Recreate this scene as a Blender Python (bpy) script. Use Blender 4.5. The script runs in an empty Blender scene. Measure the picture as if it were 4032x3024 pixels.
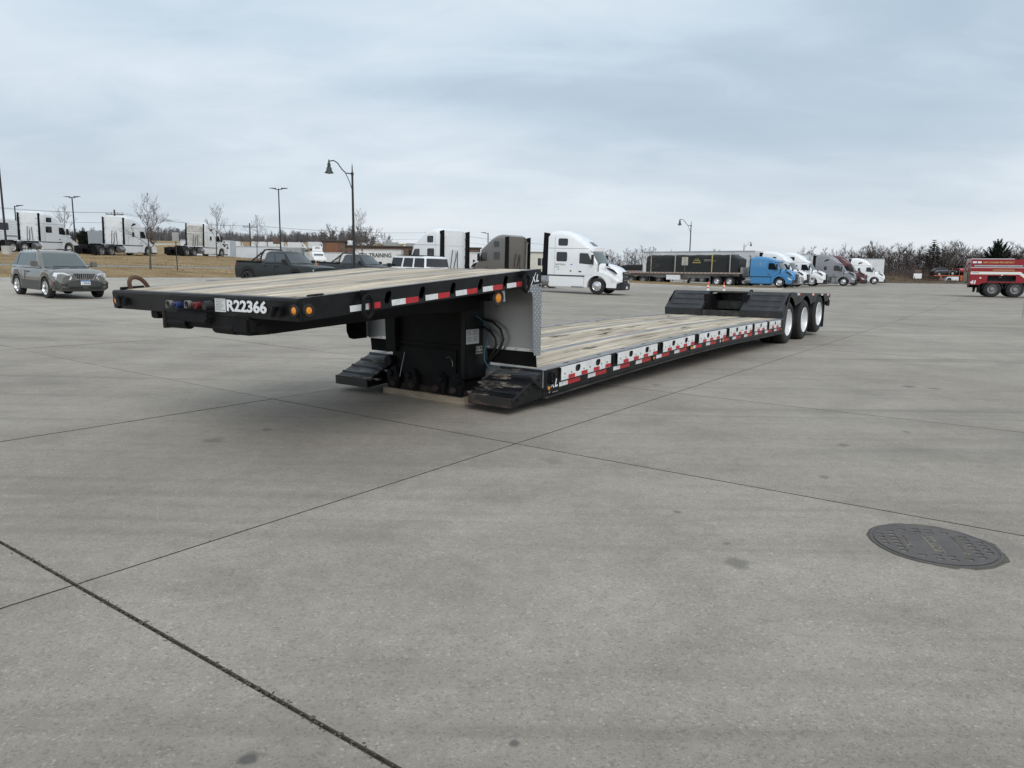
import bpy, bmesh, math, random
import numpy as np
from mathutils import Vector, Matrix
R = math.radians
scn = bpy.context.scene
col = scn.collection
rng = random.Random(7)

# ------------------------------------------------------------------ camera
cam_d = bpy.data.cameras.new('camera'); cam = bpy.data.objects.new('camera', cam_d); col.objects.link(cam)
cam_d.sensor_width = 36.0; cam_d.lens = 36.0 * 2803 / 4032; cam_d.clip_start = 0.05; cam_d.clip_end = 5000
rt = (0.99992699, 0.01208371, 0.0); fw = (0.00185353, -0.15337988, 0.98816556); up = (0.01194071, -0.98809341, -0.15339108)
cam.matrix_world = Matrix(((rt[0], -rt[1], -rt[2], 0), (fw[0], -fw[1], -fw[2], 0), (up[0], -up[1], -up[2], 1.5), (0, 0, 0, 1)))
scn.camera = cam
scn.view_settings.view_transform = 'Standard'; scn.view_settings.look = 'None'
scn.view_settings.exposure = 0.2; scn.view_settings.gamma = 1.0; scn.view_settings.use_curve_mapping = False
scn.cycles.use_denoising = True; scn.cycles.use_adaptive_sampling = True; scn.cycles.adaptive_threshold = .02
scn.cycles.max_bounces = 6; scn.cycles.transparent_max_bounces = 6
scn.cycles.caustics_reflective = False; scn.cycles.caustics_refractive = False

# ------------------------------------------------------------------ world
SUN_EL, SUN_AZ = 40, 166          # azimuth measured from +Y toward +X
world = bpy.data.worlds.new('World'); scn.world = world; world.use_nodes = True
wt = world.node_tree; wt.nodes.clear()
class NT:
    def __init__(s, t): s.t = t
    def n(s, typ, ins=None, **kw):
        nd = s.t.nodes.new(typ)
        for k, v in kw.items(): setattr(nd, k, v)
        if ins:
            for k, v in ins.items():
                sk = nd.inputs[k]
                if isinstance(v, bpy.types.NodeSocket): s.t.links.new(v, sk)
                else: sk.default_value = v
        return nd
    def math(s, op, a, b=None, c=None, clamp=False):
        nd = s.t.nodes.new('ShaderNodeMath'); nd.operation = op; nd.use_clamp = clamp
        for i, v in enumerate((a, b, c)):
            if v is None: continue
            if isinstance(v, bpy.types.NodeSocket): s.t.links.new(v, nd.inputs[i])
            else: nd.inputs[i].default_value = v
        return nd.outputs[0]
    def mix(s, f, a, b, mode='MIX'):
        nd = s.t.nodes.new('ShaderNodeMix'); nd.data_type = 'RGBA'; nd.blend_type = mode
        for i, v in ((0, f), (6, a), (7, b)):
            if isinstance(v, bpy.types.NodeSocket): s.t.links.new(v, nd.inputs[i])
            else: nd.inputs[i].default_value = v if i == 0 or len(v) == 4 else (*v, 1)
        return nd.outputs[2]
    def ramp(s, f, stops, interp='LINEAR'):
        nd = s.t.nodes.new('ShaderNodeValToRGB'); nd.color_ramp.interpolation = interp
        el = nd.color_ramp.elements
        while len(el) < len(stops): el.new(0.5)
        for e, (p, c) in zip(el, stops):
            e.position = p; e.color = (c, c, c, 1) if not isinstance(c, tuple) else ((*c, 1) if len(c) == 3 else c)
        s.t.links.new(f, nd.inputs[0]); return nd.outputs[0]
    def noise(s, vec, scale, detail=4, rough=.55, dist=0.0, out=0):
        nd = s.n('ShaderNodeTexNoise', {'Scale': scale, 'Detail': detail, 'Roughness': rough, 'Distortion': dist})
        s.t.links.new(vec, nd.inputs['Vector']); return nd.outputs[out]
    def mapping(s, vec, scale=(1, 1, 1), rot=(0, 0, 0), loc=(0, 0, 0)):
        nd = s.n('ShaderNodeMapping', {'Scale': scale, 'Rotation': rot, 'Location': loc}); s.t.links.new(vec, nd.inputs[0]); return nd.outputs[0]
w = NT(wt)
sky = w.n('ShaderNodeTexSky', sky_type='NISHITA'); sky.sun_disc = False
sky.sun_elevation = R(SUN_EL); sky.sun_rotation = R(SUN_AZ); sky.air_density = 1.0; sky.dust_density = 2.0
tc = w.n('ShaderNodeTexCoord')
sep = w.n('ShaderNodeSeparateXYZ', {0: tc.outputs['Generated']})
zc = w.math('ADD', w.math('MAXIMUM', sep.outputs[2], 0.0), 0.24)
px = w.math('DIVIDE', sep.outputs[0], zc); py = w.math('DIVIDE', sep.outputs[1], zc)
pv = w.n('ShaderNodeCombineXYZ', {0: px, 1: py, 2: 0.0}).outputs[0]
mp = w.mapping(pv, scale=(.50, .75, 1), rot=(0, 0, R(20)), loc=(9, 3, 0))
n1 = w.noise(mp, 1.0, 4, .45, .35)
n2 = w.noise(w.mapping(pv, scale=(1.2, 2.2, 1), rot=(0, 0, R(18))), 2.2, 6, .6, .8)
cl = w.math('ADD', w.math('MULTIPLY', n1, .86), w.math('MULTIPLY', n2, .14))
ccol = w.ramp(cl, [(.33, (3.7, 4.75, 5.8)), (.43, (4.35, 5.4, 6.4)), (.50, (5.3, 6.3, 7.2)), (.58, (6.5, 7.35, 8.1)), (.70, (7.4, 8.1, 8.7))])
# thin veil gets paler toward the horizon where it is seen edge-on
hz = w.ramp(w.math('MAXIMUM', sep.outputs[2], 0.0), [(0.0, 1.0), (.10, .55), (.28, 0.0)])
ccol = w.mix(hz, ccol, w.mix(.5, ccol, (7.6, 7.55, 7.6)))
full = w.mix(.93, sky.outputs[0], ccol)
bg = w.n('ShaderNodeBackground', {0: full, 1: 0.10})
wo = w.n('ShaderNodeOutputWorld', {0: bg.outputs[0]})

# ------------------------------------------------------------------ sun (veiled by cloud, very soft)
sd = bpy.data.lights.new('sun', 'SUN'); sd.energy = 1.5; sd.angle = R(38); sd.color = (1.0, .97, .93)
sun = bpy.data.objects.new('sun', sd); col.objects.link(sun)
sdir = Vector((math.sin(R(SUN_AZ)) * math.cos(R(SUN_EL)), math.cos(R(SUN_AZ)) * math.cos(R(SUN_EL)), math.sin(R(SUN_EL))))
sun.rotation_euler = (-sdir).to_track_quat('-Z', 'Y').to_euler(); sun.location = (0, 0, 60)

# ------------------------------------------------------------------ terrain
def sp(t, k=3.0): return k * np.logaddexp(0, np.asarray(t, float) / k)
def G(x, y):
    x = np.asarray(x, float); y = np.asarray(y, float); s = -.9 * x + .43 * y
    z = .0045 * (sp(y - 20) - sp(y - 220)) + .024 * (sp(s - 10) - sp(s - 65)) + .005 * (sp(x - 16) - sp(x - 36))
    t = (x + 26.9) * -.829 + (y - 37.6) * .559
    q = (x + 26.9) * .559 + (y - 37.6) * .829
    z = z + (.047 * sp(t, .6) - .011 * sp(t - 10) - .036 * sp(t - 45)) / (1 + np.exp(np.clip((q - 47) / 2.5, -60, 60)))
    z = z + .058 * (sp(y - 145, 8) - sp(y - 420, 10)) / (1 + np.exp(np.clip((x + 18) / 6, -60, 60)))
    a = 1 / (1 + np.exp(-(y - 141) / 1.6)) / (1 + np.exp(-(x - 58) / 4))
    return z - 1.5 * a
def Gz(x, y): return float(G(x, y))
def verge_t(x, y): return (x + 26.9) * -.829 + (y - 37.6) * .559
VD, VN = (.559, .829), (-.829, .559)            # along the verge kerb, and up the verge

# ------------------------------------------------------------------ object helpers
def link(name, me, parent=None, loc=None, rotz=None):
    o = bpy.data.objects.new(name, me); col.objects.link(o)
    if parent is not None: o.parent = parent
    if loc is not None: o.location = loc
    if rotz is not None: o.rotation_euler = (0, 0, rotz)
    return o
def tag(o, label, cat, group=None):
    o['label'] = label; o['category'] = cat
    if group: o['group'] = group
    return o
def thing(name, label, cat, loc, rotz=0.0, group=None):
    return tag(link(name, None, None, loc, rotz), label, cat, group)
def seat(o, span=1.3, half=.8):            # lay a vehicle on the slope of the ground under it
    x, y = o.location.x, o.location.y; a = o.rotation_euler[2]; c, s = math.cos(a), math.sin(a)
    fx_ = (Gz(x + c * span, y + s * span) - Gz(x - c * span, y - s * span)) / (2 * span); fy_ = (Gz(x - s * half, y + c * half) - Gz(x + s * half, y - c * half)) / (2 * half)
    X = Vector((c, s, fx_)).normalized(); Y = Vector((-s, c, fy_)); Y = (Y - X * Y.dot(X)).normalized(); Z = X.cross(Y)
    o.rotation_euler = Matrix(((X.x, Y.x, Z.x), (X.y, Y.y, Z.y), (X.z, Y.z, Z.z))).to_euler(); return o
def struct(o, kind='structure', label=None):
    o['kind'] = kind
    if label: o['label'] = label
    return o
def kid_copy(o, parent):
    c = o.copy(); col.objects.link(c); c.parent = parent
    for ch in list(o.children): kid_copy(ch, c)
    return c
class MB:
    def __init__(s): s.v = []; s.f = []
    def add(s, vs, fs):
        b = len(s.v); s.v += [tuple(map(float, p)) for p in vs]; s.f += [tuple(b + i for i in f) for f in fs]; return s
    def box(s, x0, x1, y0, y1, z0, z1):
        return s.add([(x, y, z) for z in (z0, z1) for y in (y0, y1) for x in (x0, x1)],
                     [(0, 2, 3, 1), (4, 5, 7, 6), (0, 1, 5, 4), (2, 6, 7, 3), (0, 4, 6, 2), (1, 3, 7, 5)])
    def obox(s, c, d, M):                      # box of size d turned by 3x3 M about c
        vs = [Vector(c) + M @ Vector((sx * d[0] / 2, sy * d[1] / 2, sz * d[2] / 2)) for sz in (-1, 1) for sy in (-1, 1) for sx in (-1, 1)]
        return s.add(vs, [(0, 2, 3, 1), (4, 5, 7, 6), (0, 1, 5, 4), (2, 6, 7, 3), (0, 4, 6, 2), (1, 3, 7, 5)])
    def prism(s, poly, ax, a, b):              # ax: the axis pushed along; poly in the other two
        def P(p, t): return (t, p[0], p[1]) if ax == 'x' else ((p[0], t, p[1]) if ax == 'y' else (p[0], p[1], t))
        n = len(poly); vs = [P(p, a) for p in poly] + [P(p, b) for p in poly]
        fs = [tuple(range(n))[::-1], tuple(range(n, 2 * n))] + [(i, (i + 1) % n, n + (i + 1) % n, n + i) for i in range(n)]
        return s.add(vs, fs)
    def tube(s, pts, r, n=8, closed=False, cap=True):
        pts = [Vector(p) for p in pts]; m = len(pts); rs = r if isinstance(r, (list, tuple)) else [r] * m
        b = len(s.v); prev = None
        for i, p in enumerate(pts):
            if closed: d = pts[(i + 1) % m] - pts[i - 1]
            else: d = pts[min(i + 1, m - 1)] - pts[max(i - 1, 0)]
            d = d.normalized() if d.length > 1e-9 else Vector((0, 0, 1))
            if prev is None:
                ref = Vector((0, 0, 1)) if abs(d.z) < .9 else Vector((1, 0, 0))
                a = d.cross(ref).normalized()
            else:
                a = (prev - d * prev.dot(d)); a = a.normalized() if a.length > 1e-6 else d.orthogonal().normalized()
            prev = a; c = d.cross(a)
            for k in range(n):
                t = 2 * math.pi * k / n; q = p + (a * math.cos(t) + c * math.sin(t)) * rs[i]; s.v.append(tuple(q))
        L = m if closed else m - 1
        for i in range(L):
            j = (i + 1) % m
            for k in range(n):
                k2 = (k + 1) % n; s.f.append((b + i * n + k, b + i * n + k2, b + j * n + k2, b + j * n + k))
        if cap and not closed:
            s.f.append(tuple(b + k for k in range(n))[::-1]); s.f.append(tuple(b + (m - 1) * n + k for k in range(n)))
        return s
    def lathe(s, prof, ax='y', c=(0, 0, 0), n=24, cap=False):   # prof: (axial, radius)
        b = len(s.v)
        for (a, r) in prof:
            for k in range(n):
                t = 2 * math.pi * k / n; p, q = r * math.cos(t), r * math.sin(t)
                o = (p, a, q) if ax == 'y' else ((a, p, q) if ax == 'x' else (p, q, a))
                s.v.append((c[0] + o[0], c[1] + o[1], c[2] + o[2]))
        for i in range(len(prof) - 1):
            for k in range(n):
                k2 = (k + 1) % n; s.f.append((b + i * n + k, b + i * n + k2, b + (i + 1) * n + k2, b + (i + 1) * n + k))
        if cap: s.f.append(tuple(b + k for k in range(n))); s.f.append(tuple(b + (len(prof) - 1) * n + k for k in range(n))[::-1])
        return s
    def loft(s, secs, cap=True, closed=True):
        b = len(s.v); n = len(secs[0])
        for q in secs: s.v += [tuple(map(float, p)) for p in q]
        for i in range(len(secs) - 1):
            for k in range(n if closed else n - 1):
                k2 = (k + 1) % n; s.f.append((b + i * n + k, b + i * n + k2, b + (i + 1) * n + k2, b + (i + 1) * n + k))
        if cap: s.f.append(tuple(b + k for k in range(n))[::-1]); s.f.append(tuple(b + (len(secs) - 1) * n + k for k in range(n)))
        return s
    def holed(s, outer, holes, ax, a, b, off=(0, 0)):   # plate with holes
        bm = bmesh.new()
        def loop(pl):
            vs = [bm.verts.new((p[0], p[1], 0)) for p in pl]
            return [bm.edges.new((vs[i], vs[(i + 1) % len(vs)])) for i in range(len(vs))]
        es = loop(outer)
        for h in holes: es += loop(h)
        bmesh.ops.triangle_fill(bm, use_beauty=True, edges=es)
        g = bmesh.ops.extrude_face_region(bm, geom=bm.faces[:] + bm.edges[:] + bm.verts[:])
        for e in g['geom']:
            if isinstance(e, bmesh.types.BMVert): e.co.z = 1
        bmesh.ops.recalc_face_normals(bm, faces=bm.faces[:])
        bm.verts.index_update()
        def P(v):
            t = a if v.co.z < .5 else b
            return (t, v.co.x, v.co.y) if ax == 'x' else ((v.co.x, t, v.co.y) if ax == 'y' else (v.co.x, v.co.y, t))
        s.add([P(v) for v in bm.verts], [tuple(v.index for v in f.verts) for f in bm.faces]); bm.free(); return s
    def warp(s, fn): s.v = [tuple(fn(*p)) for p in s.v]; return s
    def mesh(s, name, mat, bevel=0, seg=2, angle=38, fix=True):
        me = bpy.data.meshes.new(name); me.from_pydata(s.v, [], s.f)
        if fix or bevel:
            bm = bmesh.new(); bm.from_mesh(me)
            if fix: bmesh.ops.recalc_face_normals(bm, faces=bm.faces[:])
            if bevel:
                es = [e for e in bm.edges if len(e.link_faces) == 2 and e.calc_face_angle(0) > R(28)]
                bmesh.ops.bevel(bm, geom=es, offset=bevel, segments=seg, affect='EDGES', clamp_overlap=True)
            bm.to_mesh(me); bm.free()
        me.shade_smooth(); me.set_sharp_from_angle(angle=R(angle))
        for m in (mat if isinstance(mat, (list, tuple)) else [mat]): me.materials.append(m)
        return me
    def build(s, name, mat, parent=None, bevel=0, seg=2, angle=38, loc=None, rotz=None):
        return link(name, s.mesh(name, mat, bevel, seg, angle), parent, loc, rotz)
def rrect(x0, x1, z0, z1, r, n=5):
    out = []
    for cx, cz, a0 in ((x1 - r, z1 - r, 0), (x0 + r, z1 - r, 90), (x0 + r, z0 + r, 180), (x1 - r, z0 + r, 270)):
        for i in range(n): a = R(a0 + 90 * i / (n - 1)); out.append((cx + r * math.cos(a), cz + r * math.sin(a)))
    return out
def ellipse(cx, cz, rx, rz, n=16): return [(cx + rx * math.cos(2 * math.pi * i / n), cz + rz * math.sin(2 * math.pi * i / n)) for i in range(n)]
def text_mesh(body, size, mat, bold=0.0, shear=0.0, ext=.0015, sx=1.0, align='LEFT'):
    cu = bpy.data.curves.new('lettering', 'FONT'); cu.body = body; cu.size = size; cu.extrude = ext; cu.offset = bold; cu.shear = shear
    cu.align_x = align; cu.resolution_u = 3
    ob = bpy.data.objects.new('tmp', cu); col.objects.link(ob)
    dg = bpy.context.evaluated_depsgraph_get(); me = bpy.data.meshes.new_from_object(ob.evaluated_get(dg))
    bpy.data.objects.remove(ob); bpy.data.curves.remove(cu)
    for v in me.vertices: v.co.x *= sx
    me.materials.clear(); me.materials.append(mat); me.name = 'lettering'; return me
def lettering(body, size, mat, parent, M, **kw):
    name = kw.pop('name', 'lettering')
    me = text_mesh(body, size, mat, **kw); me.transform(M); return link(name, me, parent)
def frame3(o, x, y):                        # matrix: text x axis -> x, text up -> y
    x = Vector(x).normalized(); y = Vector(y).normalized(); z = x.cross(y)
    return Matrix(((x.x, y.x, z.x, o[0]), (x.y, y.y, z.y, o[1]), (x.z, y.z, z.z, o[2]), (0, 0, 0, 1)))

# ------------------------------------------------------------------ materials
def mat(name, base, rough=.5, metal=0.0, var=0.12, vs=3.0, bump=0.0, bs=60.0, coat=0.0, dirt=None, dirt_amt=0.0, dirt_s=2.0, spec=.5, rand=0.0, emit=None):
    m = bpy.data.materials.new(name); m.use_nodes = True; t = NT(m.node_tree); m.node_tree.nodes.clear()
    tc = t.n('ShaderNodeTexCoord').outputs['Object']
    c = t.mix(1.0, (*base, 1), (1, 1, 1, 1), 'MULTIPLY')
    if var:
        nz = t.noise(tc, vs, 5, .6)
        f = t.ramp(nz, [(.25, 1 - var), (.75, 1 + var * .6)])
        c = t.mix(1.0, c, f, 'MULTIPLY')
    if rand:
        oi = t.n('ShaderNodeObjectInfo').outputs['Random']
        c = t.mix(1.0, c, t.ramp(oi, [(0, 1 - rand), (1, 1 + rand * .5)]), 'MULTIPLY')
    if dirt_amt:
        dn = t.noise(tc, dirt_s, 6, .65, .6)
        c = t.mix(t.math('MULTIPLY', t.ramp(dn, [(.45, 0.0), (.70, 1.0)]), dirt_amt), c, (*dirt, 1))
    ins = {'Base Color': c, 'Roughness': rough, 'Metallic': metal, 'Coat Weight': coat, 'Coat Roughness': .12, 'Specular IOR Level': spec}
    if emit: ins['Emission Color'] = (*emit[0], 1); ins['Emission Strength'] = emit[1]
    if bump:
        b = t.n('ShaderNodeBump', {'Strength': bump, 'Distance': .01, 'Height': t.noise(tc, bs, 4, .6)}); ins['Normal'] = b.outputs[0]
    p = t.n('ShaderNodeBsdfPrincipled', ins); t.n('ShaderNodeOutputMaterial', {0: p.outputs[0]}); return m

SPOTS = ((1.21, 3.57, .075, .5), (1.23, 3.85, .022, .5), (.02, 2.09, .020, .8), (-.80, 2.0, .030, .85), (-2.63, 6.14, .10, .45), (-2.31, 6.59, .06, .45), (1.07, 4.38, .030, .5), (.34, 5.6, .09, .28), (1.98, 9.67, .08, .5), (5.55, 9.84, .10, .6), (5.82, 9.69, .09, .6), (2.38, 5.24, .04, .5), (3.9, 6.87, .05, .5), (-1.42, 3.22, .22, .16), (3.0, 6.28, .06, .5))
def ground_mat(name, joints):
    m = bpy.data.materials.new(name); m.use_nodes = True; t = NT(m.node_tree); m.node_tree.nodes.clear()
    pos = t.n('ShaderNodeNewGeometry').outputs['Position']
    big = t.noise(pos, .16, 4, .6, .5); mid = t.noise(pos, .9, 4, .6); sm = t.noise(pos, 9, 2, .6)
    c = t.ramp(big, [(.26, (.268, .236, .197)), (.42, (.314, .278, .233)), (.56, (.348, .310, .261)), (.74, (.405, .361, .305))])
    c = t.mix(1.0, c, t.ramp(mid, [(.28, .80), (.5, 1.0), (.75, 1.12)]), 'MULTIPLY')
    c = t.mix(1.0, c, t.ramp(sm, [(.25, .90), (.75, 1.07)]), 'MULTIPLY')
    ag = t.n('ShaderNodeTexVoronoi', {'Scale': 105.0, 'Randomness': 1.0}); t.t.links.new(pos, ag.inputs['Vector'])
    agb = t.n('ShaderNodeSeparateColor', {0: ag.outputs['Color']}).outputs[0]
    c = t.mix(1.0, c, t.ramp(agb, [(0, .74), (.22, .95), (.75, 1.0), (.95, 1.06), (1, 1.32)]), 'MULTIPLY')
    fine = t.noise(pos, 260, 1, .7)
    c = t.mix(1.0, c, t.ramp(fine, [(.28, .78), (.5, 1.0), (.72, 1.18)]), 'MULTIPLY')
    spx = t.n('ShaderNodeSeparateXYZ', {0: pos}); far_left = t.math('ADD', t.math('MULTIPLY', spx.outputs[0], -.9), t.math('MULTIPLY', spx.outputs[1], .43))  # concrete grows paler towards the far left of the lot
    c = t.mix(t.n('ShaderNodeMapRange', {0: far_left, 1: 15.0, 2: 27.0, 3: 0.0, 4: .75}).outputs[0], c, t.mix(1.0, (.46, .42, .355, 1), t.ramp(mid, [(.3, .85), (.7, 1.1)]), 'MULTIPLY'))
    # tyre scuffs: long soft curved streaks
    for (sc, rz, cx, lo, hi, k) in (((.05, 1.5, 1), 8, 3, .55, .72, .30), ((.04, 2.1, 1), -14, 9, .55, .72, .26), ((.10, 1.1, 1), 50, 5, .56, .74, .30)):
        st = t.noise(t.mapping(pos, scale=sc, rot=(0, 0, R(rz)), loc=(cx, cx * .7, 0)), 1.0, 3, .62, .9)
        c = t.mix(t.math('MULTIPLY', t.ramp(st, [(lo, 0.0), (hi, 1.0)]), k), c, (.095, .09, .085, 1))
    lt = t.noise(t.mapping(pos, scale=(.07, 1.2, 1), rot=(0, 0, R(-4))), 1.0, 4, .6, .5)
    c = t.mix(t.math('MULTIPLY', t.ramp(lt, [(.58, 0.0), (.78, 1.0)]), .22), c, (.46, .43, .38, 1))
    # rusty and yellowish weathering
    yl = t.noise(pos, .42, 2, .5); c = t.mix(t.math('MULTIPLY', t.ramp(yl, [(.55, 0.0), (.72, 1.0)]), .16), c, (.40, .37, .28, 1))
    wobn = t.math('SUBTRACT', t.noise(pos, 9.0, 3, .65), .5)
    # scattered small drips and faint pairs of wheel tracks
    vd = t.n('ShaderNodeTexVoronoi', {'Scale': .8, 'Randomness': 1.0}); t.t.links.new(t.n('ShaderNodeVectorMath', {0: pos, 1: t.n('ShaderNodeCombineXYZ', {0: t.math('MULTIPLY', wobn, .10), 1: t.math('MULTIPLY', wobn, .14), 2: 0.0}).outputs[0]}, operation='ADD').outputs[0], vd.inputs['Vector'])
    vr = t.n('ShaderNodeSeparateColor', {0: vd.outputs['Color']})
    rad = t.math('MULTIPLY', t.math('POWER', vr.outputs[1], 4.0), .060)
    spot = t.math('MULTIPLY', t.math('LESS_THAN', vd.outputs['Distance'], rad), t.math('MULTIPLY', t.math('GREATER_THAN', vr.outputs[0], .45), t.math('MULTIPLY', vr.outputs[2], .6)))
    c = t.mix(spot, c, (.10, .092, .082, 1))
    trn = t.ramp(t.noise(pos, .35, 4, .6, .6), [(.42, 0.0), (.62, 1.0)])
    for (ang_, off_, k_) in ((42, 1.5, .15), (42, 3.5, .15), (12, 3.4, .12), (12, 5.4, .12), (75, -3.2, .12), (75, -5.2, .12), (-20, 6.3, .12), (-20, 8.2, .12)):
        dd = t.n('ShaderNodeVectorMath', {0: pos, 1: (-math.sin(R(ang_)), math.cos(R(ang_)), 0)}, operation='DOT_PRODUCT').outputs['Value']
        dd = t.math('ABSOLUTE', t.math('SUBTRACT', t.math('ADD', dd, t.math('MULTIPLY', big, 1.6)), off_ + .8))
        c = t.mix(t.math('MULTIPLY', t.n('ShaderNodeMapRange', {0: dd, 1: .24, 2: .06, 3: 0.0, 4: k_}).outputs[0], trn), c, (.10, .093, .085, 1))
    # oil drips with a shape of their own: x, y, radius, strength, stretch
    for (x, y, r, k) in SPOTS:
        d = t.n('ShaderNodeVectorMath', {0: pos, 1: (x, y, 0)}, operation='DISTANCE').outputs[1]
        wob = t.math('MULTIPLY', wobn, r * 1.7)
        f = t.n('ShaderNodeMapRange', {0: t.math('ADD', d, wob), 1: r * 1.15, 2: r * .55, 3: 0.0, 4: k}).outputs[0]
        c = t.mix(f, c, (.085, .08, .075, 1))
    if joints:
        q = t.mapping(pos, loc=(0, 0, 0), rot=(0, 0, R(-54.5)))
        s2 = t.n('ShaderNodeSeparateXYZ', {0: q})
        for i, off in ((0, 5.046), (1, 3.55)):
            a = t.math('PINGPONG', t.math('SUBTRACT', s2.outputs[i], off), 3.55 / 2)
            c = t.mix(t.n('ShaderNodeMapRange', {0: a, 1: .03, 2: .012, 3: 0.0, 4: .6}).outputs[0], c, (.09, .088, .08, 1))
    else:
        oi = t.n('ShaderNodeObjectInfo').outputs['Random']
        c = t.mix(1.0, c, t.ramp(oi, [(0, .955), (1, 1.035)]), 'MULTIPLY')
    h = t.math('ADD', t.math('MULTIPLY', fine, .5), t.math('MULTIPLY', agb, .5))
    b = t.n('ShaderNodeBump', {'Strength': .35, 'Distance': .004, 'Height': h})
    p = t.n('ShaderNodeBsdfPrincipled', {'Base Color': c, 'Roughness': .82, 'Normal': b.outputs[0], 'Specular IOR Level': .4})
    t.n('ShaderNodeOutputMaterial', {0: p.outputs[0]}); return m

def wood_mat(name, light, dark, grey, axis_scale, stain=.5):
    m = bpy.data.materials.new(name); m.use_nodes = True; t = NT(m.node_tree); m.node_tree.nodes.clear()
    pos = t.n('ShaderNodeTexCoord').outputs['Object']
    oi = t.n('ShaderNodeObjectInfo').outputs['Random']
    offs = t.n('ShaderNodeCombineXYZ', {0: t.math('MULTIPLY', oi, 37.0), 1: t.math('MULTIPLY', oi, 11.0), 2: 0.0}).outputs[0]
    pv = t.n('ShaderNodeVectorMath', {0: pos, 1: offs}, operation='ADD').outputs[0]
    g = t.noise(t.mapping(pv, scale=axis_scale), 1.0, 6, .62, .3)
    g2 = t.noise(t.mapping(pv, scale=(axis_scale[0] * 3.2, axis_scale[1] * 2.4, 6)), 1.0, 5, .6)
    bl = t.noise(pv, 1.1, 5, .6, .5)
    c = t.ramp(g, [(.28, dark), (.44, grey), (.60, light), (.8, tuple(min(1, k * 1.12) for k in light))])
    c = t.mix(1.0, c, t.ramp(g2, [(.28, .70), (.45, .96), (.75, 1.08)]), 'MULTIPLY')
    c = t.mix(1.0, c, t.ramp(oi, [(0, .74), (.5, .97), (1, 1.14)]), 'MULTIPLY')
    tint = t.noise(pv, .7, 3, .5)
    c = t.mix(t.math('MULTIPLY', t.ramp(tint, [(.5, 0.0), (.7, 1.0)]), .30), c, (.46, .38, .27, 1))
    c = t.mix(t.math('MULTIPLY', t.ramp(bl, [(.56, 0.0), (.74, 1.0)]), stain), c, (.12, .10, .085, 1))
    b = t.n('ShaderNodeBump', {'Strength': .5, 'Distance': .006, 'Height': t.math('ADD', g, g2)})
    p = t.n('ShaderNodeBsdfPrincipled', {'Base Color': c, 'Roughness': .85, 'Normal': b.outputs[0], 'Specular IOR Level': .25})
    t.n('ShaderNodeOutputMaterial', {0: p.outputs[0]}); return m

def rusty_plate(name, paint, bare, rust, amt=.5, sc=5.0):
    m = bpy.data.materials.new(name); m.use_nodes = True; t = NT(m.node_tree); m.node_tree.nodes.clear()
    pos = t.n('ShaderNodeTexCoord').outputs['Object']
    a = t.noise(t.mapping(pos, scale=(2.2, .42, 2.2)), sc, 8, .66, .5); b_ = t.noise(pos, sc * 2.3, 6, .65, .4)
    c = t.mix(t.ramp(a, [(.545 - amt * .08, 0.0), (.60 - amt * .08, 1.0)]), (*paint, 1), t.mix(t.ramp(b_, [(.42, 0.0), (.6, 1.0)]), (*rust, 1), (*bare, 1)))
    p = t.n('ShaderNodeBsdfPrincipled', {'Base Color': c, 'Roughness': t.ramp(a, [(.45, .35), (.6, .75)]), 'Metallic': .1,
             'Normal': t.n('ShaderNodeBump', {'Strength': .3, 'Distance': .004, 'Height': a}).outputs[0]})
    t.n('ShaderNodeOutputMaterial', {0: p.outputs[0]}); return m

def grass_mat(name, c0, c1, c2):
    m = bpy.data.materials.new(name); m.use_nodes = True; t = NT(m.node_tree); m.node_tree.nodes.clear()
    pos = t.n('ShaderNodeNewGeometry').outputs['Position']
    a = t.noise(t.mapping(pos, scale=(.30, .55, 1), rot=(0, 0, R(-30))), 1.0, 5, .65, .4); b_ = t.noise(pos, 5.5, 5, .7); f = t.noise(pos, 30, 3, .7)
    c = t.ramp(a, [(.3, c0), (.5, c1), (.7, c2)])
    c = t.mix(1.0, c, t.ramp(b_, [(.25, .62), (.5, 1.0), (.75, 1.22)]), 'MULTIPLY')
    c = t.mix(1.0, c, t.ramp(f, [(.3, .7), (.7, 1.2)]), 'MULTIPLY')
    p = t.n('ShaderNodeBsdfPrincipled', {'Base Color': c, 'Roughness': .95, 'Specular IOR Level': .1,
        'Normal': t.n('ShaderNodeBump', {'Strength': 1.0, 'Distance': .12, 'Height': b_}).outputs[0]})
    t.n('ShaderNodeOutputMaterial', {0: p.outputs[0]}); return m

M = {}
M['slab'] = ground_mat('broom finished concrete', False)
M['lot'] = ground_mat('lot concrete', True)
M['filler'] = mat('joint dirt', (.075, .066, .052), .95, var=.5, vs=14, bump=.8, bs=120)
M['kerb'] = mat('kerb concrete', (.46, .45, .42), .85, var=.2, vs=.8, bump=.3)
M['path'] = mat('path concrete', (.24, .235, .225), .9, var=.15, vs=.7)
M['asphalt'] = mat('asphalt', (.11, .11, .108), .9, var=.25, vs=.5, bump=.3)
M['grass'] = grass_mat('dry winter grass', (.20, .135, .068), (.315, .225, .122), (.41, .315, .185))
M['blade'] = mat('grass blades', (.37, .27, .15), .95, var=.4, vs=.6, spec=.1)
M['brush'] = mat('dead weeds', (.115, .085, .06), .95, var=.4, vs=.3, spec=.1)
M['bark'] = mat('grey bark', (.115, .098, .088), .95, var=.3, vs=2, spec=.1)
M['bark_far'] = mat('winter twigs', (.105, .085, .076), .95, var=.25, vs=.3, rand=.25, spec=.1)
M['bark_haze'] = mat('haze tinted twigs', (.165, .158, .165), .95, var=.25, vs=.05, spec=.1)  # haze of distance is put into this twig colour
M['needle'] = mat('conifer needles', (.030, .045, .030), .8, var=.5, vs=.9, spec=.2)
M['cedar'] = mat('cedar foliage', (.04, .045, .03), .85, var=.5, vs=.9, spec=.2)
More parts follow.
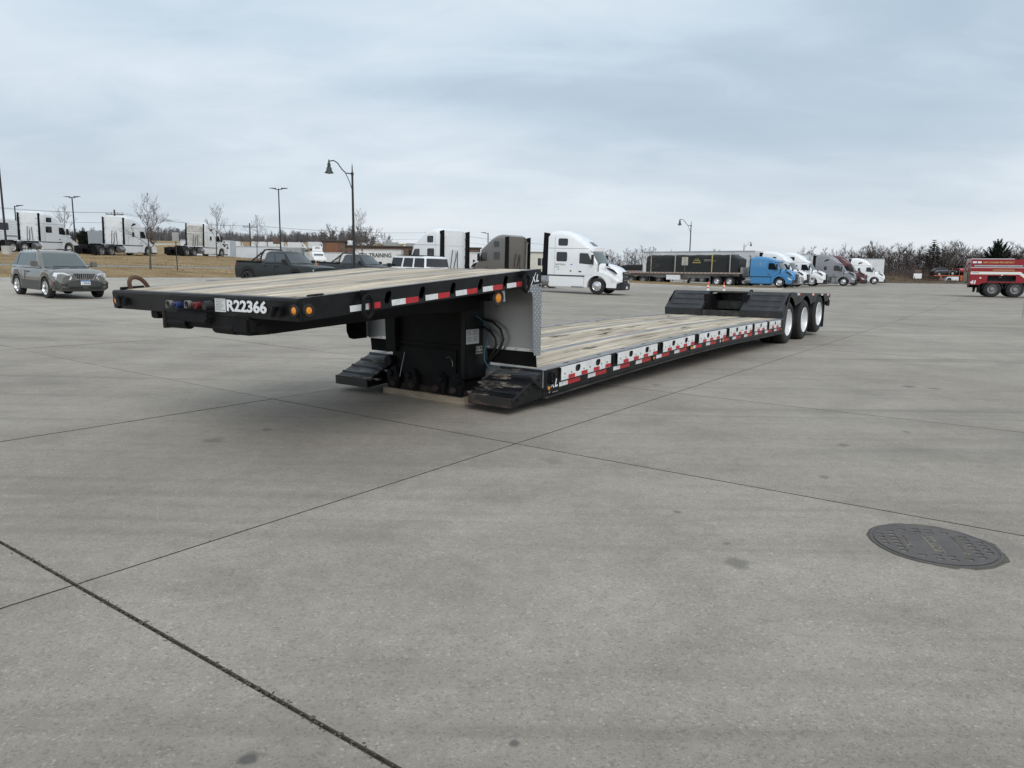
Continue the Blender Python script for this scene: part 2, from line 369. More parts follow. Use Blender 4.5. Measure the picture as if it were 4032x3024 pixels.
M['black'] = mat('black trailer paint', (.007, .0075, .0085), .38, var=.3, vs=2, spec=.25, bump=.15, bs=14, dirt=(.045, .042, .038), dirt_amt=.32, dirt_s=3.2)
M['blackmat'] = mat('black chassis paint', (.005, .005, .006), .6, var=.3, vs=5, spec=.2, dirt=(.022, .018, .015), dirt_amt=.4, dirt_s=3)
M['ramp'] = mat('ramp paint', (.022, .023, .027), .5, var=.3, vs=6, bump=.5, bs=220, dirt=(.09, .085, .078), dirt_amt=.3, dirt_s=5)
M['rampedge'] = mat('scuffed beam', (.018, .0185, .02), .5, var=.4, vs=3, dirt=(.12, .10, .08), dirt_amt=.55, dirt_s=4)
M['rubber'] = mat('tyre rubber', (.017, .017, .018), .82, var=.25, vs=8, dirt=(.06, .055, .05), dirt_amt=.3, dirt_s=3)
M['mudflap'] = mat('mud flap rubber', (.006, .006, .007), .8, var=.2, vs=3, spec=.2)
M['alu'] = mat('bare aluminium', (.36, .36, .37), .45, .9, var=.14, vs=3, bump=.1, bs=90)
M['alusheet'] = mat('aluminium sheet', (.50, .51, .52), .42, .85, var=.12, vs=2)
M['rimwhite'] = mat('satin alloy wheel', (.84, .85, .86), .45, .35, var=.12, vs=4)
M['wheelalu'] = mat('polished wheel', (.80, .81, .82), .22, .9, var=.12, vs=4)
M['wheelwhite'] = mat('white steel wheel', (.72, .72, .71), .4, .1, var=.2, vs=6, dirt=(.3, .27, .24), dirt_amt=.4)
M['greywheel'] = mat('dull wheel', (.30, .30, .30), .5, .4, var=.2, vs=6)
M['chrome'] = mat('chrome', (.80, .81, .82), .12, 1.0, var=.05)
M['whitepanel'] = mat('white rail cover', (.82, .82, .81), .35, var=.10, vs=3, dirt=(.35, .33, .30), dirt_amt=.35, dirt_s=4)
M['tapew'] = mat('white reflective tape', (.76, .77, .77), .4, var=.15, vs=30, dirt=(.35, .34, .32), dirt_amt=.3, dirt_s=12)
M['taper'] = mat('red reflective tape', (.50, .018, .026), .35, var=.25, vs=30, dirt=(.16, .02, .02), dirt_amt=.4, dirt_s=12)
M['amber'] = mat('amber lens', (.80, .27, .015), .25, var=.25, vs=30, coat=.4)
M['redlens'] = mat('red lens', (.45, .01, .01), .25, var=.2, vs=30, coat=.4)
M['lensbezel'] = mat('rubber grommet', (.015, .015, .015), .6, var=.1)
M['darkrust'] = mat('grimy rusty steel', (.030, .020, .016), .85, var=.5, vs=14, bump=.4, bs=60)
M['rust'] = mat('rusty steel', (.115, .062, .040), .85, var=.5, vs=14, bump=.5, bs=60)
M['blue'] = mat('blue gladhand', (.014, .032, .12), .5, var=.3, vs=12)
M['red'] = mat('red gladhand', (.13, .012, .015), .5, var=.3, vs=12)
M['gladgrey'] = mat('cast gladhand', (.20, .195, .18), .6, .3, var=.25, vs=14)
M['decal'] = mat('white decal', (.78, .79, .80), .45, var=.04)
M['paper'] = mat('printed placard', (.62, .63, .62), .6, var=.06)
M['ink'] = mat('black print', (.02, .02, .02), .6, var=.05)
M['inkgrey'] = mat('grey print', (.22, .22, .23), .6, var=.05)
M['inkgold'] = mat('gold leaf lettering', (.62, .42, .14), .4, .3, var=.1)
M['inkblue'] = mat('blue print', (.20, .36, .66), .6, var=.05)
M['hoseblack'] = mat('black hose', (.012, .012, .012), .55, var=.1)
M['hoseblue'] = mat('blue air hose', (.02, .11, .17), .5, var=.1)
M['boards'] = wood_mat('weathered deck boards', (.66, .575, .455), (.15, .12, .09), (.44, .375, .295), (.7, 13, 6), .72)
M['timber'] = wood_mat('timber block', (.36, .295, .22), (.16, .125, .09), (.28, .23, .175), (8, 1.2, 8), .35)
M['decksteel'] = mat('worn deck steel', (.24, .242, .25), .5, .35, var=.4, vs=4, dirt=(.48, .46, .43), dirt_amt=.5, dirt_s=6)
M['flipper'] = rusty_plate('worn flipper plate', (.010, .011, .014), (.27, .245, .205), (.05, .038, .031), .0, 5.0)
M['flipedge'] = rusty_plate('rusty flipper toe', (.03, .028, .027), (.10, .075, .06), (.065, .042, .033), .6, 6)
M['iron'] = mat('cast iron', (.108, .095, .088), .55, .3, var=.25, vs=9, bump=.35, bs=140, dirt=(.16, .14, .115), dirt_amt=.4, dirt_s=7)
M['ironcup'] = mat('silt in pockets', (.028, .023, .018), .95, var=.35, vs=20)
M['silt'] = mat('sandy silt', (.23, .205, .165), .95, var=.25, vs=30)
M['grit'] = mat('washed-in grit', (.105, .094, .072), .95, var=.4, vs=25)
M['glass'] = mat('dark vehicle glass', (.012, .014, .016), .06, var=.05, spec=.7)
M['glasslite'] = mat('windscreen glass', (.10, .125, .125), .07, var=.25, vs=1.2, spec=.8)
M['plastic'] = mat('black plastic', (.014, .014, .015), .5, var=.1)
M['lamp'] = mat('headlamp', (.80, .82, .84), .12, .05, var=.3, vs=14, coat=.8)
M['lampblack'] = mat('lamp post paint', (.012, .013, .014), .5, var=.15)
M['lampgreen'] = mat('bell shade paint', (.035, .05, .045), .5, var=.15)
M['woodpole'] = mat('utility pole', (.10, .075, .06), .9, var=.25, vs=2)
M['wire'] = mat('power cable', (.10, .10, .11), .7, var=0)
M['brick'] = mat('brown brick', (.135, .088, .066), .85, var=.25, vs=1.5, bump=.3, bs=12)
M['brick2'] = mat('orange brick', (.20, .095, .055), .85, var=.2, vs=1.5, bump=.3, bs=12)
M['coping'] = mat('dark coping', (.045, .035, .03), .6, var=.1)
M['tarp'] = mat('black tarpaulin', (.011, .012, .012), .5, var=.3, vs=1.5, bump=.5, bs=3)
M['glasstint'] = mat('tinted side glass', (.05, .06, .066), .08, var=.2, vs=1.5, spec=.9)
M['strap'] = mat('yellow strap', (.42, .36, .12), .7, var=.2)
M['strapw'] = mat('grey strap', (.36, .35, .31), .7, var=.2)
M['conew'] = mat('white cone collar', (.74, .74, .73), .5, var=.08)
M['coneo'] = mat('orange cone', (.72, .085, .03), .5, var=.12)
M['cream'] = mat('cream siding', (.60, .585, .53), .7, var=.1)
M['bluetrim'] = mat('blue skirting', (.12, .19, .40), .6, var=.1)
M['grey'] = mat('grey box steel', (.33, .33, .32), .6, var=.15)
M['orange'] = mat('orange steel', (.50, .125, .045), .5, var=.25, vs=3)
M['stone'] = mat('gravel chips', (.42, .41, .38), .9, var=.5, vs=.7)
def paint(name, c, rough=.28, coat=.5, dirt=None, amt=0.0, metal=0.0):
    return mat(name, c, rough, metal, var=.05, vs=1.0, coat=coat, dirt=dirt or (.3, .28, .25), dirt_amt=amt, dirt_s=1.4)
M['white'] = paint('white truck paint', (.82, .83, .84))
M['whitedirty'] = paint('dirty white paint', (.79, .81, .83), .45, .2, (.45, .45, .44), .3)
M['whitestain'] = paint('streaked white paint', (.55, .54, .50), .6, .1, (.16, .15, .12), .75)
M['whitebox'] = mat('white trailer sheet', (.66, .67, .68), .45, var=.08, vs=.4, dirt=(.45, .44, .41), dirt_amt=.4, dirt_s=.6)
M['tan'] = paint('taupe truck paint', (.135, .120, .103), .3, .5)
M['bluepaint'] = paint('sky blue truck paint', (.055, .235, .48), .3, .5)
M['greypaint'] = paint('grey truck paint', (.235, .235, .255), .3, .5)
M['maroon'] = paint('maroon truck paint', (.10, .02, .025), .3, .5)
M['silver'] = paint('silver grey metallic', (.225, .215, .198), .26, .8, metal=.7)
M['silverlow'] = paint('dark grey cladding', (.05, .052, .05), .5, .1)
M['charcoal'] = paint('charcoal green metallic', (.010, .0125, .0115), .4, .08)
M['slate'] = paint('slate suv paint', (.018, .022, .026), .4, .12)
M['redpaint'] = paint('fire engine red', (.27, .004, .012), .3, .25)
M['redpick'] = paint('red pickup paint', (.33, .02, .028), .3, .6)
# ================================================================== GROUND
def sheet(name, xs, ys, zf, m, parent=None, keep=None):
    X, Y = np.meshgrid(xs, ys); Z = zf(X, Y); nx, ny = len(xs), len(ys)
    v = np.stack([X, Y, Z], -1).reshape(-1, 3)
    f = []
    for j in range(ny - 1):
        for i in range(nx - 1):
            if keep and not keep((xs[i] + xs[i + 1]) / 2, (ys[j] + ys[j + 1]) / 2): continue
            a = j * nx + i; f.append((a, a + 1, a + nx + 1, a + nx))
    me = bpy.data.meshes.new(name); me.from_pydata(v.tolist(), [], f); me.shade_smooth(); me.materials.append(m)
    return link(name, me, parent)
xs = sorted(set(np.round(np.concatenate([np.linspace(-1500, -140, 12), np.arange(-140, 140, 2.5), np.linspace(140, 1500, 12)]), 3)))
ys = sorted(set(np.round(np.concatenate([np.linspace(-200, -12, 8), np.arange(-12, 190, 2.5), np.linspace(190, 2500, 16)]), 3)))
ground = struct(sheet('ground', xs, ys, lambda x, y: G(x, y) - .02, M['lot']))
# concrete bays: one piece per slab, with real joints between them
TH = R(54.5); CU, SU = math.cos(TH), math.sin(TH)
DU, DV, GAP = 3.58, 3.55, .007
OX, OY = .04, 6.17
def uv2w(a, b): return (OX + CU * a - SU * b, OY + SU * a + CU * b)
srng = random.Random(3)
def ub(i): return {-1: -3.64, 1: 3.53}.get(i, i * DU)
def vbj(j): return {1: 3.48}.get(j, j * DV)
fillb = MB(); nslab = 0
for i in range(-5, 12):
    for j in range(-9, 11):
        cx, cy = uv2w((i + .5) * DU, (j + .5) * DV)
        d = math.hypot(cx, cy)
        if not ((cy > -1 and d < 33 and abs(cx) < .78 * cy + 7) or d < 5): continue
        if verge_t(cx, cy) > -4: continue
        if j == -2: continue
        nslab += 1; J0 = j - 1 if j == -1 else j
        N = 4; mb = MB(); lift = srng.uniform(-.0015, .0015)
        a0, a1, b0, b1 = ub(i) + GAP / 2 + (.0035 if i == -1 else 0), ub(i + 1) - GAP / 2 - (.0035 if i == -2 else 0), vbj(J0) + GAP / 2, vbj(j + 1) - GAP / 2
        e = .0035
        wide0, wide1 = (.006 if i == -1 else 0), (.006 if i == -2 else 0)
        va = [a0, a0 + e, a0 + DU * .35, a0 + DU * .65, a1 - e, a1]; vb = [b0, b0 + e, b0 + (b1 - b0) * .35, b0 + (b1 - b0) * .65, b1 - e, b1]
        jit = {}
        vs, fs = [], []
        for q, b in enumerate(vb):
            for p, a in enumerate(va):
                edge = p in (0, 5) or q in (0, 5)
                x, y = uv2w(a, b); vs.append((x, y, Gz(x, y) + lift - (.004 if edge else 0)))
        for q in range(5):
            for p in range(5):
                k = q * 6 + p; fs.append((k, k + 1, k + 7, k + 6))
        rim = [q * 6 + p for q, p in [(0, k) for k in range(6)] + [(k, 5) for k in range(1, 6)] + [(5, k) for k in range(4, -1, -1)] + [(k, 0) for k in range(4, 0, -1)]]
        b = len(vs); vs += [(vs[k][0], vs[k][1], vs[k][2] - .016) for k in rim]
        fs += [(rim[k], b + k, b + (k + 1) % len(rim), rim[(k + 1) % len(rim)]) for k in range(len(rim))]
        mb.add(vs, fs); sl = mb.build('slab', [M['slab'], M['filler']], ground, angle=20)
        for pl in sl.data.polygons:
            if pl.index < 25 and pl.index % 5 in (0, 4) or pl.index < 25 and pl.index // 5 in (0, 4) or pl.index >= 25: pl.material_index = 1
        vs, fs = [], []
        for q in range(5):
            for p in range(5):
                x, y = uv2w((i + p / 4) * DU, (J0 + q / 4 * (j + 1 - J0)) * DV); vs.append((x, y, Gz(x, y) - .013))
        fs = [(q * 5 + p, q * 5 + p + 1, q * 5 + p + 6, q * 5 + p + 5) for q in range(4) for p in range(4)]
        fillb.add(vs, fs)
fillb.build('joint_filler', M['filler'], ground)
# moss, dirt and grit gathered along the widest joint and spread as loose chips over the bays
mb = MB()
for k in range(3000):
    if k < 2200:
        a = srng.uniform(-6, 9); b = srng.gauss(0, .004)
        if k % 3: a, b = -3.64 + srng.gauss(0, .010), srng.uniform(-6, 6)
        r = srng.uniform(.003, .009) * (1.5 if srng.random() > .96 else .85); hh = r * .35
        x, y = uv2w(a, b); z = Gz(x, y) + .0005
    else:
        y = srng.uniform(1.6, 12) ** 1.0; x = srng.uniform(-.85, .85) * y; r = srng.uniform(.0015, .0045) * (1 + (srng.random() > .97) * 1.2); hh = r; z = Gz(x, y)
        if verge_t(x, y) > -4: continue
    n = 5; ph = srng.random() * 6
    ring = [(x + r * srng.uniform(.6, 1.1) * math.cos(ph + 6.283 * q / n), y + r * srng.uniform(.6, 1.1) * math.sin(ph + 6.283 * q / n), z) for q in range(n)]
    mb.add(ring + [(x, y, z + hh)], [(q, (q + 1) % n, n) for q in range(n)])
    if k == 2199: struct(mb.build('joint_dirt', M['grit'], None), 'stuff', 'dark dirt and moss gathered in the concrete joints'); mb = MB()
struct(mb.build('gravel_chips', M['stone'], None), 'stuff', 'tiny loose stone chips scattered over the concrete')

# kerb profile swept along a path (left side of travel is the grass)
def kerb(name, path, h=.14, wdt=.20, closed=False):
    mb = MB(); secs = []; n = len(path)
    for k, (x, y) in enumerate(path):
        x0, y0 = path[k - 1] if (k or closed) else path[k]; x1, y1 = path[(k + 1) % n] if (k < n - 1 or closed) else path[k]
        L = math.hypot(x1 - x0, y1 - y0); nx, ny = -(y1 - y0) / L, (x1 - x0) / L; z = Gz(x, y)
        secs.append([(x + nx * o, y + ny * o, z + zz) for o, zz in ((0, -.1), (0, h * .35), (.03, h), (wdt - .02, h + .006), (wdt, h), (wdt, -.1))])
    if closed: secs.append(secs[0])
    mb.loft(secs, cap=not closed); return struct(mb.build(name, M['kerb'], None, angle=50))
def vp(t, s): return (-26.9 + VD[0] * s + VN[0] * t, 37.6 + VD[1] * s + VN[1] * t)
kerb('kerb', [vp(0, s) for s in range(-30, 90, 3)])
# verge with a concrete path cut into it, then the rise to the upper truck row
def verge(name, t0, t1, s0, s1, dz, m, dt=1.5, ds=3, rough=0.0):
    ts = np.arange(t0, t1 + .01, (t1 - t0) / max(1, round((t1 - t0) / dt))); ss = np.arange(s0, s1 + .1, ds)
    vs, fs = [], []; rr = random.Random(5)
    for s_ in ss:
        for t_ in ts:
            x, y = vp(t_, s_); e = dz
            if abs(t_ - t0) < .01 or abs(t_ - t1) < .01: e = dz
            else: e = dz + rr.uniform(-rough, rough)
            vs.append((x, y, Gz(x, y) + e))
    nt = len(ts)
    fs = [(a * nt + b, a * nt + b + 1, (a + 1) * nt + b + 1, (a + 1) * nt + b) for a in range(len(ss) - 1) for b in range(nt - 1)]
    return struct(MB().add(vs, fs).build(name, m, None, angle=80))
verge('grass_verge', .18, 10.0, -30, 88, .125, M['grass'], rough=.03)
verge('footpath', 10.0, 11.6, -30, 88, .115, M['path'])
verge('grass_slope', 11.6, 42, -45, 120, .125, M['grass'], rough=.05)
verge('upper_lot', 42, 90, -60, 200, .06, M['asphalt'], dt=4)
verge('far_field', 90, 420, -200, 520, .05, M['grass'], dt=20, ds=20)
# island of dry grass with a kerb
ISL = [(3, 82), (8, 78), (12.2, 75.0), (17.2, 71.5), (21.5, 68.6), (24.0, 67.4), (25.3, 67.6), (25.9, 68.8), (25.4, 70.6), (22.5, 75.0), (19, 78.6), (12, 83.5), (5, 88)]
kerb('island_kerb', ISL, closed=True)
def insetp(poly, d):
    cx = sum(p[0] for p in poly) / len(poly); cy = sum(p[1] for p in poly) / len(poly); out = []
    for k, p in enumerate(poly):
        a, b = poly[k - 1], poly[(k + 1) % len(poly)]; L = math.hypot(b[0] - a[0], b[1] - a[1]); out.append((p[0] - (b[1] - a[1]) / L * d, p[1] + (b[0] - a[0]) / L * d))
    return out
ip = insetp(ISL, .18)
c0 = (14.5, 77.5)
secs = [[(c0[0] + (x - c0[0]) * k, c0[1] + (y - c0[1]) * k, Gz(c0[0] + (x - c0[0]) * k, c0[1] + (y - c0[1]) * k) + .13 + .16 * (1 - k)) for x, y in ip] for k in (1, .8, .55, .3, .08)]
struct(MB().loft(secs).build('grass_island', M['grass'], None, angle=80))
# tufts of dry grass
mb = MB(); gr = random.Random(11)
def tuft(x, y, z, h):
    for q in range(3):
        a = gr.random() * 6.28; wd = gr.uniform(.02, .05); l = gr.uniform(-.5, .5) * h
        mb.add([(x + wd * math.cos(a), y + wd * math.sin(a), z - .02), (x - wd * math.cos(a), y - wd * math.sin(a), z - .02), (x + l * math.cos(a + 1), y + l * math.sin(a + 1), z + h * gr.uniform(.6, 1))], [(0, 1, 2)])
for k in range(7500):
    t_ = gr.uniform(.3, 42); s_ = gr.uniform(-25, 85)
    if 9.9 < t_ < 11.7: t_ = gr.choice((9.85, 11.75))
    x, y = vp(t_, s_); tuft(x, y, Gz(x, y) + .12, gr.uniform(.05, .14))
for k in range(1800):
    b = gr.random(); i = gr.randrange(len(ip)); p0, p1 = ip[i], ip[(i + 1) % len(ip)]; kk = 1 - gr.random() ** 1.5 * .9; e = gr.random()
    x = c0[0] + (p0[0] + (p1[0] - p0[0]) * e - c0[0]) * kk * .985; y = c0[1] + (p0[1] + (p1[1] - p0[1]) * e - c0[1]) * kk * .985
    tuft(x, y, Gz(x, y) + .13 + .16 * (1 - kk), gr.uniform(.05, .13))
struct(mb.build('grass_tufts', M['blade'], None), 'stuff', 'short tufts of dry brown winter grass')
# rough mound at the edge of the lot, in front of the wood
vs, fs = [], []; NX, NY = 40, 14
for j in range(NY):
    for i in range(NX):
        x = 58 + 56 * i / (NX - 1); y = 133.5 + 18 * j / (NY - 1) + (x - 70) * .05
        e = math.sin(math.pi * min(1, max(0, (i + .5) / NX))) ** .5
        prof = max(0.0, math.sin(math.pi * j / (NY - 1))) ** .8
        xx = (x - 66) / 11; hgt = 2.2 * math.exp(-xx * xx) + .10
        vs.append((x, y, .70 + (prof * hgt * e) + gr.uniform(-.05, .05) - (.12 if j in (0, NY - 1) else 0)))
fs = [(j * NX + i, j * NX + i + 1, (j + 1) * NX + i + 1, (j + 1) * NX + i) for j in range(NY - 1) for i in range(NX - 1)]
struct(MB().add(vs, fs).build('weedy_mound', M['brush'], None, angle=80))

# ================================================================== MANHOLE
mx, my = 2.415, 3.875
MR = .314
mh = thing('manhole_cover', 'round cast iron manhole cover set in the concrete reading SANITARY', 'manhole cover', (mx, my, 0), R(-104))
g = MB(); n = 40; rr = random.Random(2)
prof = [(MR + .022, .0015), (MR + .022, .003), ]
ring0 = [((MR + .015) * math.cos(6.2832 * k / n), (MR + .015) * math.sin(6.2832 * k / n), .0025) for k in range(n)]
ring1 = [((MR + .02 + rr.uniform(.008, .042)) * math.cos(6.2832 * k / n), (MR + .02 + rr.uniform(.008, .042)) * math.sin(6.2832 * k / n), .0012) for k in range(n)]
g.loft([ring0, ring1], cap=False); g.build('dirt_ring', M['grit'], mh)
MB().lathe([(.001, MR + .018), (.006, MR + .016), (.0075, MR + .006), (.0035, MR + .002), (.0035, MR - .006)], 'z', n=64).build('frame_ring', M['iron'], mh, angle=25)
# lid with pockets cut through its top plate
pk = []
def pocket(x, y, wx=.030, wy=.022):
    if math.hypot(abs(x) + wx / 2, abs(y) + wy / 2) < MR - .014: pk.append([(x - wx / 2, y - wy / 2), (x + wx / 2, y - wy / 2), (x + wx / 2, y + wy / 2), (x - wx / 2, y + wy / 2)])
for yy in (-.262, .262):
    for xx in np.arange(-.09, .091, .052): pocket(xx, yy, .026, .034)
for yy in (-.195, .195):
    for xx in np.arange(-.21, .211, .0525): pocket(xx, yy, .027, .040)
for yy in (-.115, .115):
    for xx in (-.262, -.205, .205, .262): pocket(xx, yy, .026, .040)
for xx in (-.285, -.235, -.185, .185, .235, .285):
    for yy in (-.035, .035): pocket(xx, yy, .024, .038)
plates = [(-.135, .135, -.028, .028), (-.10, .10, -.152, -.118), (-.15, .15, .118, .152)]
hole_pl = [[(a, c), (b, c), (b, d), (a, d)] for a, b, c, d in plates]
circ = [((MR - .008) * math.cos(6.2832 * k / 72), (MR - .008) * math.sin(6.2832 * k / 72)) for k in range(72)]
MB().holed(circ, pk + hole_pl, 'z', -.006, .0075).build('lid', M['iron'], mh, angle=25)
MB().lathe([(.0005, MR - .009), (.0006, .0005)], 'z', n=40).build('pocket_silt', M['ironcup'], mh)
for a, b, c, d in plates: MB().box(a + .001, b - .001, c + .001, d - .001, .0008, .0066).build('name_plate', M['silt'], mh)
for body, (a, b, c, d), sz, sxx in (('SANITARY', plates[0], .060, 1.05), ('NEENAH, WI', plates[1], .034, 1.0), ('NEENAH FOUNDRY CO', plates[2], .034, .86)):
    me = text_mesh(body, sz, M['iron'], bold=.0006, ext=.0022, sx=sxx, align='CENTER')
    me.transform(Matrix.Translation(((a + b) / 2, c + (d - c) * .14, .0062))); link('lettering', me, mh)
# ================================================================== LOWBOY TRAILER
W = 2.74
T = thing('lowboy_trailer', 'black lowboy trailer with wooden deck and raised gooseneck marked R22366', 'trailer', (6.21, 16.07, 0), TH)
def part(name, mb, m, bevel=0, parent=None, **kw): return mb.build(name, m, parent or T, bevel=bevel, **kw)
# --- gooseneck: pitched deck, local length s from the nose, height h over its own top plane
GU0, GZ0, GSL = -13.38, 1.30, .0789; GL = 3.21
ga = math.atan(GSL); gc, gs = math.cos(ga), math.sin(ga)
def gn(x, y, z): return (GU0 + x * gc - z * gs, y, GZ0 + x * gs + z * gc)
def gpart(name, mb, m, bevel=0, parent=None, **kw):
    me = mb.warp(gn); return part(name, me, m, bevel, parent, **kw)
def us(u): return (u - GU0) / gc
# side rails with slanted oval slots
def slot(cx, cz, L=.115, wd=.062, tilt=62, n=7):
    t = R(tilt); d = (math.cos(t), math.sin(t)); out = []
    for sgn, a0 in ((1, -90), (-1, 90)):
        for i in range(n):
            a = t + R(a0 + 180 * i / (n - 1)); out.append((cx + sgn * d[0] * (L - wd) / 2 + wd / 2 * math.cos(a), cz + sgn * d[1] * (L - wd) / 2 + wd / 2 * math.sin(a)))
    return out
slots = [slot(us(u) , -.076) for u in (-12.478, -12.065, -11.65, -11.241, -10.833)]
rail_o = [(0.03, -.165), (GL, -.165), (GL, 0), (0.03, 0)]
gpart('side_rail', MB().holed(rail_o, slots, 'y', 0.0, .012), M['black'])
gpart('side_rail', MB().holed(rail_o, slots, 'y', W - .012, W), M['black'])
gpart('rail_web', MB().box(.05, GL - .02, .10, .112, -.16, -.02), M['blackmat'])
gpart('rail_web', MB().box(.05, GL - .02, W - .112, W - .10, -.16, -.02), M['blackmat'])
gpart('rail_flange', MB().box(.02, GL, .004, .13, -.172, -.166), M['blackmat'])
gpart('rail_flange', MB().box(.02, GL, W - .13, W - .004, -.172, -.166), M['blackmat'])
# nose channel
gpart('nose_channel', MB().prism([(0, -.17), (0.0, -.012), (.012, 0), (.085, 0), (.085, -.02), (.03, -.03), (.03, -.17)], 'y', .0, W), M['black'], .006)
gpart('rear_channel', MB().box(GL - .05, GL + .004, .012, W - .012, -.166, -.002), M['blackmat'], .004)
# deck boards of the gooseneck with two steel strips between them
def layout():
    v = []; 
    def run(a, b, n, k):
        st = (b - a) / n
        for i in range(n): v.append((k, a + st * i + .003, a + st * (i + 1) - .003))
    run(.075, .82, 5, 'b'); v.append(('s', .825, .945)); run(.95, 1.79, 6, 'b'); v.append(('s', 1.795, 1.915)); run(1.92, 2.665, 5, 'b')
    return v
brng = random.Random(21)
for kind, a, b in layout():
    if kind == 's': gpart('deck_strip', MB().box(.09, GL - .06, a, b, -.03, -.004), M['decksteel'])
    else:
        h = brng.uniform(-.003, .004); e0 = .09 + brng.uniform(0, .012); e1 = GL - .06 - brng.uniform(0, .015)
        if a < .2: e0 = .16
        gpart('deck_board', MB().box(e0, e1, a, b, -.04, h), M['boards'], .004, seg=1)
gpart('edge_angle', MB().box(.10, GL - .04, .013, .072, -.012, .003), M['decksteel'])
gpart('edge_angle', MB().box(.10, GL - .04, W - .072, W - .013, -.012, .003), M['decksteel'])
# underframe of the gooseneck
gpart('neck_beam', MB().prism([(.03, -.17), (.03, -.24), (1.2, -.30), (2.6, -.42), (2.9, -.42), (2.9, -.17)], 'y', .60, .72), M['blackmat'], .008)
gpart('neck_beam', MB().prism([(.03, -.17), (.03, -.24), (1.2, -.30), (2.6, -.42), (2.9, -.42), (2.9, -.17)], 'y', 2.02, 2.14), M['blackmat'], .008)
gpart('belly_plate', MB().box(.04, 2.8, .72, 2.02, -.20, -.185), M['blackmat'])
for k in range(7): gpart('crossmember', MB().box(.35 + .4 * k, .40 + .4 * k, .012, W - .012, -.155, -.045), M['blackmat'])
# nose hardware under the front: roller tubes, bumper block, approach plate
def front(name, mb, m, bevel=0, **kw): return part(name, mb.warp(lambda x, y, z: (GU0 + x, y, z)), m, bevel, **kw)
front('nose_skirt', MB().prism([(1.86, 1.14), (.80, 1.135), (.80, 1.05), (1.85, 1.075)], 'x', .012, .03), M['blackmat'], .004)
front('roller_tube', MB().lathe([(1.53, .0), (1.53, .05), (1.83, .052), (1.835, .0)], 'y', (.06, 0, 1.045), 14), M['blackmat'])
front('roller_tube', MB().lathe([(.84, .0), (.84, .052), (1.12, .05), (1.12, .0)], 'y', (.06, 0, 1.035), 14), M['blackmat'])
front('bumper_block', MB().prism([(1.56, 1.165), (1.10, 1.155), (1.085, 1.10), (1.14, 1.06), (1.50, 1.072), (1.565, 1.12)], 'x', -.045, .05), M['blackmat'], .012)
front('bumper_block', MB().box(-.02, .22, .58, .81, .995, 1.145), M['blackmat'], .025)
front('end_plate', MB().box(.0, .16, 1.835, 1.865, .99, 1.15), M['darkrust'], .006)
front('approach_plate', MB().prism([(.04, 1.02), (.30, .985), (1.9, 1.07), (1.9, 1.10), (.04, 1.10)], 'y', .72, 1.84), M['blackmat'], .006)
front('pivot_boss', MB().lathe([(.56, .0005), (.56, .04), (.60, .045)], 'y', (.10, 0, 1.045), 14), M['blackmat'])
# lamps, pipes, gladhands, paper, number
def lamp_x(y, z, r=.032, parent=None):
    o = front('marker_lamp', MB().lathe([(0.0, r * 1.5), (-.012, r * 1.42), (-.014, r * 1.05), (-.004, r)], 'x', (0, y, z), 18), M['lensbezel'])
    front('lens', MB().lathe([(-.004, r), (-.012, r * .8), (-.016, r * .35), (-.016, 0.0005)], 'x', (0, y, z), 18), M['amber'], parent=o); return o
lamp_x(2.655, 1.205); lamp_x(.035, 1.212)
def lamp_y(u, z, r=.030, y=0.0):
    o = part('marker_lamp', MB().lathe([(y, r * 1.75), (y - .012, r * 1.6), (y - .013, r * 1.05), (y - .004, r)], 'y', (u, 0, z), 18), M['lensbezel'])
    part('lens', MB().lathe([(y - .004, r), (y - .012, r * .8), (y - .015, r * .35), (y - .015, .0005)], 'y', (u, 0, z), 18), M['amber'], parent=o); return o
lamp_y(-13.285, 1.213)
for y0, z0, y1, z1 in ((.19, 1.252, .272, 1.168), (2.60, 1.238, 2.50, 1.150)):
    front('chain_tube', MB().tube([(-.05, y0 if y0 < 1 else y1, z0 if y0 < 1 else z1), (-.02, y1 if y0 < 1 else y0, z1 if y0 < 1 else z0)], .02, 12), M['blackmat'])
    front('tube_bracket', MB().box(-.03, .0, min(y0, y1) - .03 if y0 < 1 else 2.44, max(y0, y1) - .05 if y0 < 1 else 2.49, 1.165, 1.235), M['blackmat'], .006)
for y, z, m2 in ((1.612, 1.209, 'blue'), (1.327, 1.216, 'red')):
    o = front('gladhand', MB().lathe([(-.075, .022), (-.082, .030), (-.05, .034), (-.03, .022), (0, .016)], 'x', (0, y, z), 16), M['gladgrey'])
    front('mouth', MB().lathe([(-.083, .0225), (-.070, .0005)], 'x', (0, y, z), 14), M['hoseblack'], parent=o)
    front('ear', MB().prism([(y + .03, z + .035), (y + .055, z + .03), (y + .06, z - .03), (y + .03, z - .035), (y + .02, z)], 'x', -.07, -.05), M['gladgrey'], .004, parent=o)
    front('coupling_cap', MB().lathe([(-.075, .010), (-.068, .030), (-.03, .032), (0, .018)], 'x', (0, y - .105, z - .004), 10).box(-.06, -.02, y - .085, y - .02, z - .012, z + .012), M[m2], .003, parent=o)
front('plug_socket', MB().lathe([(-.06, .0005), (-.062, .034), (-.02, .038), (0, .042)], 'x', (0, 1.10, 1.216), 14), M['plastic'])
pap = front('placard', MB().box(-.004, -.001, .893, 1.04, 1.168, 1.274), M['paper'])
for k in range(7):
    front('print', MB().box(-.0052, -.0046, .90 + brng.uniform(0, .05), 1.03 - brng.uniform(0, .015), 1.262 - .0135 * k, 1.266 - .0135 * k), M['inkgrey'], parent=pap)
lettering('R22366', .120, M['decal'], T, frame3((GU0 - .004, .882, 1.182), (0, -1, 0), (0, 0, 1)), bold=.0040, sx=1.40, name='trailer_number')
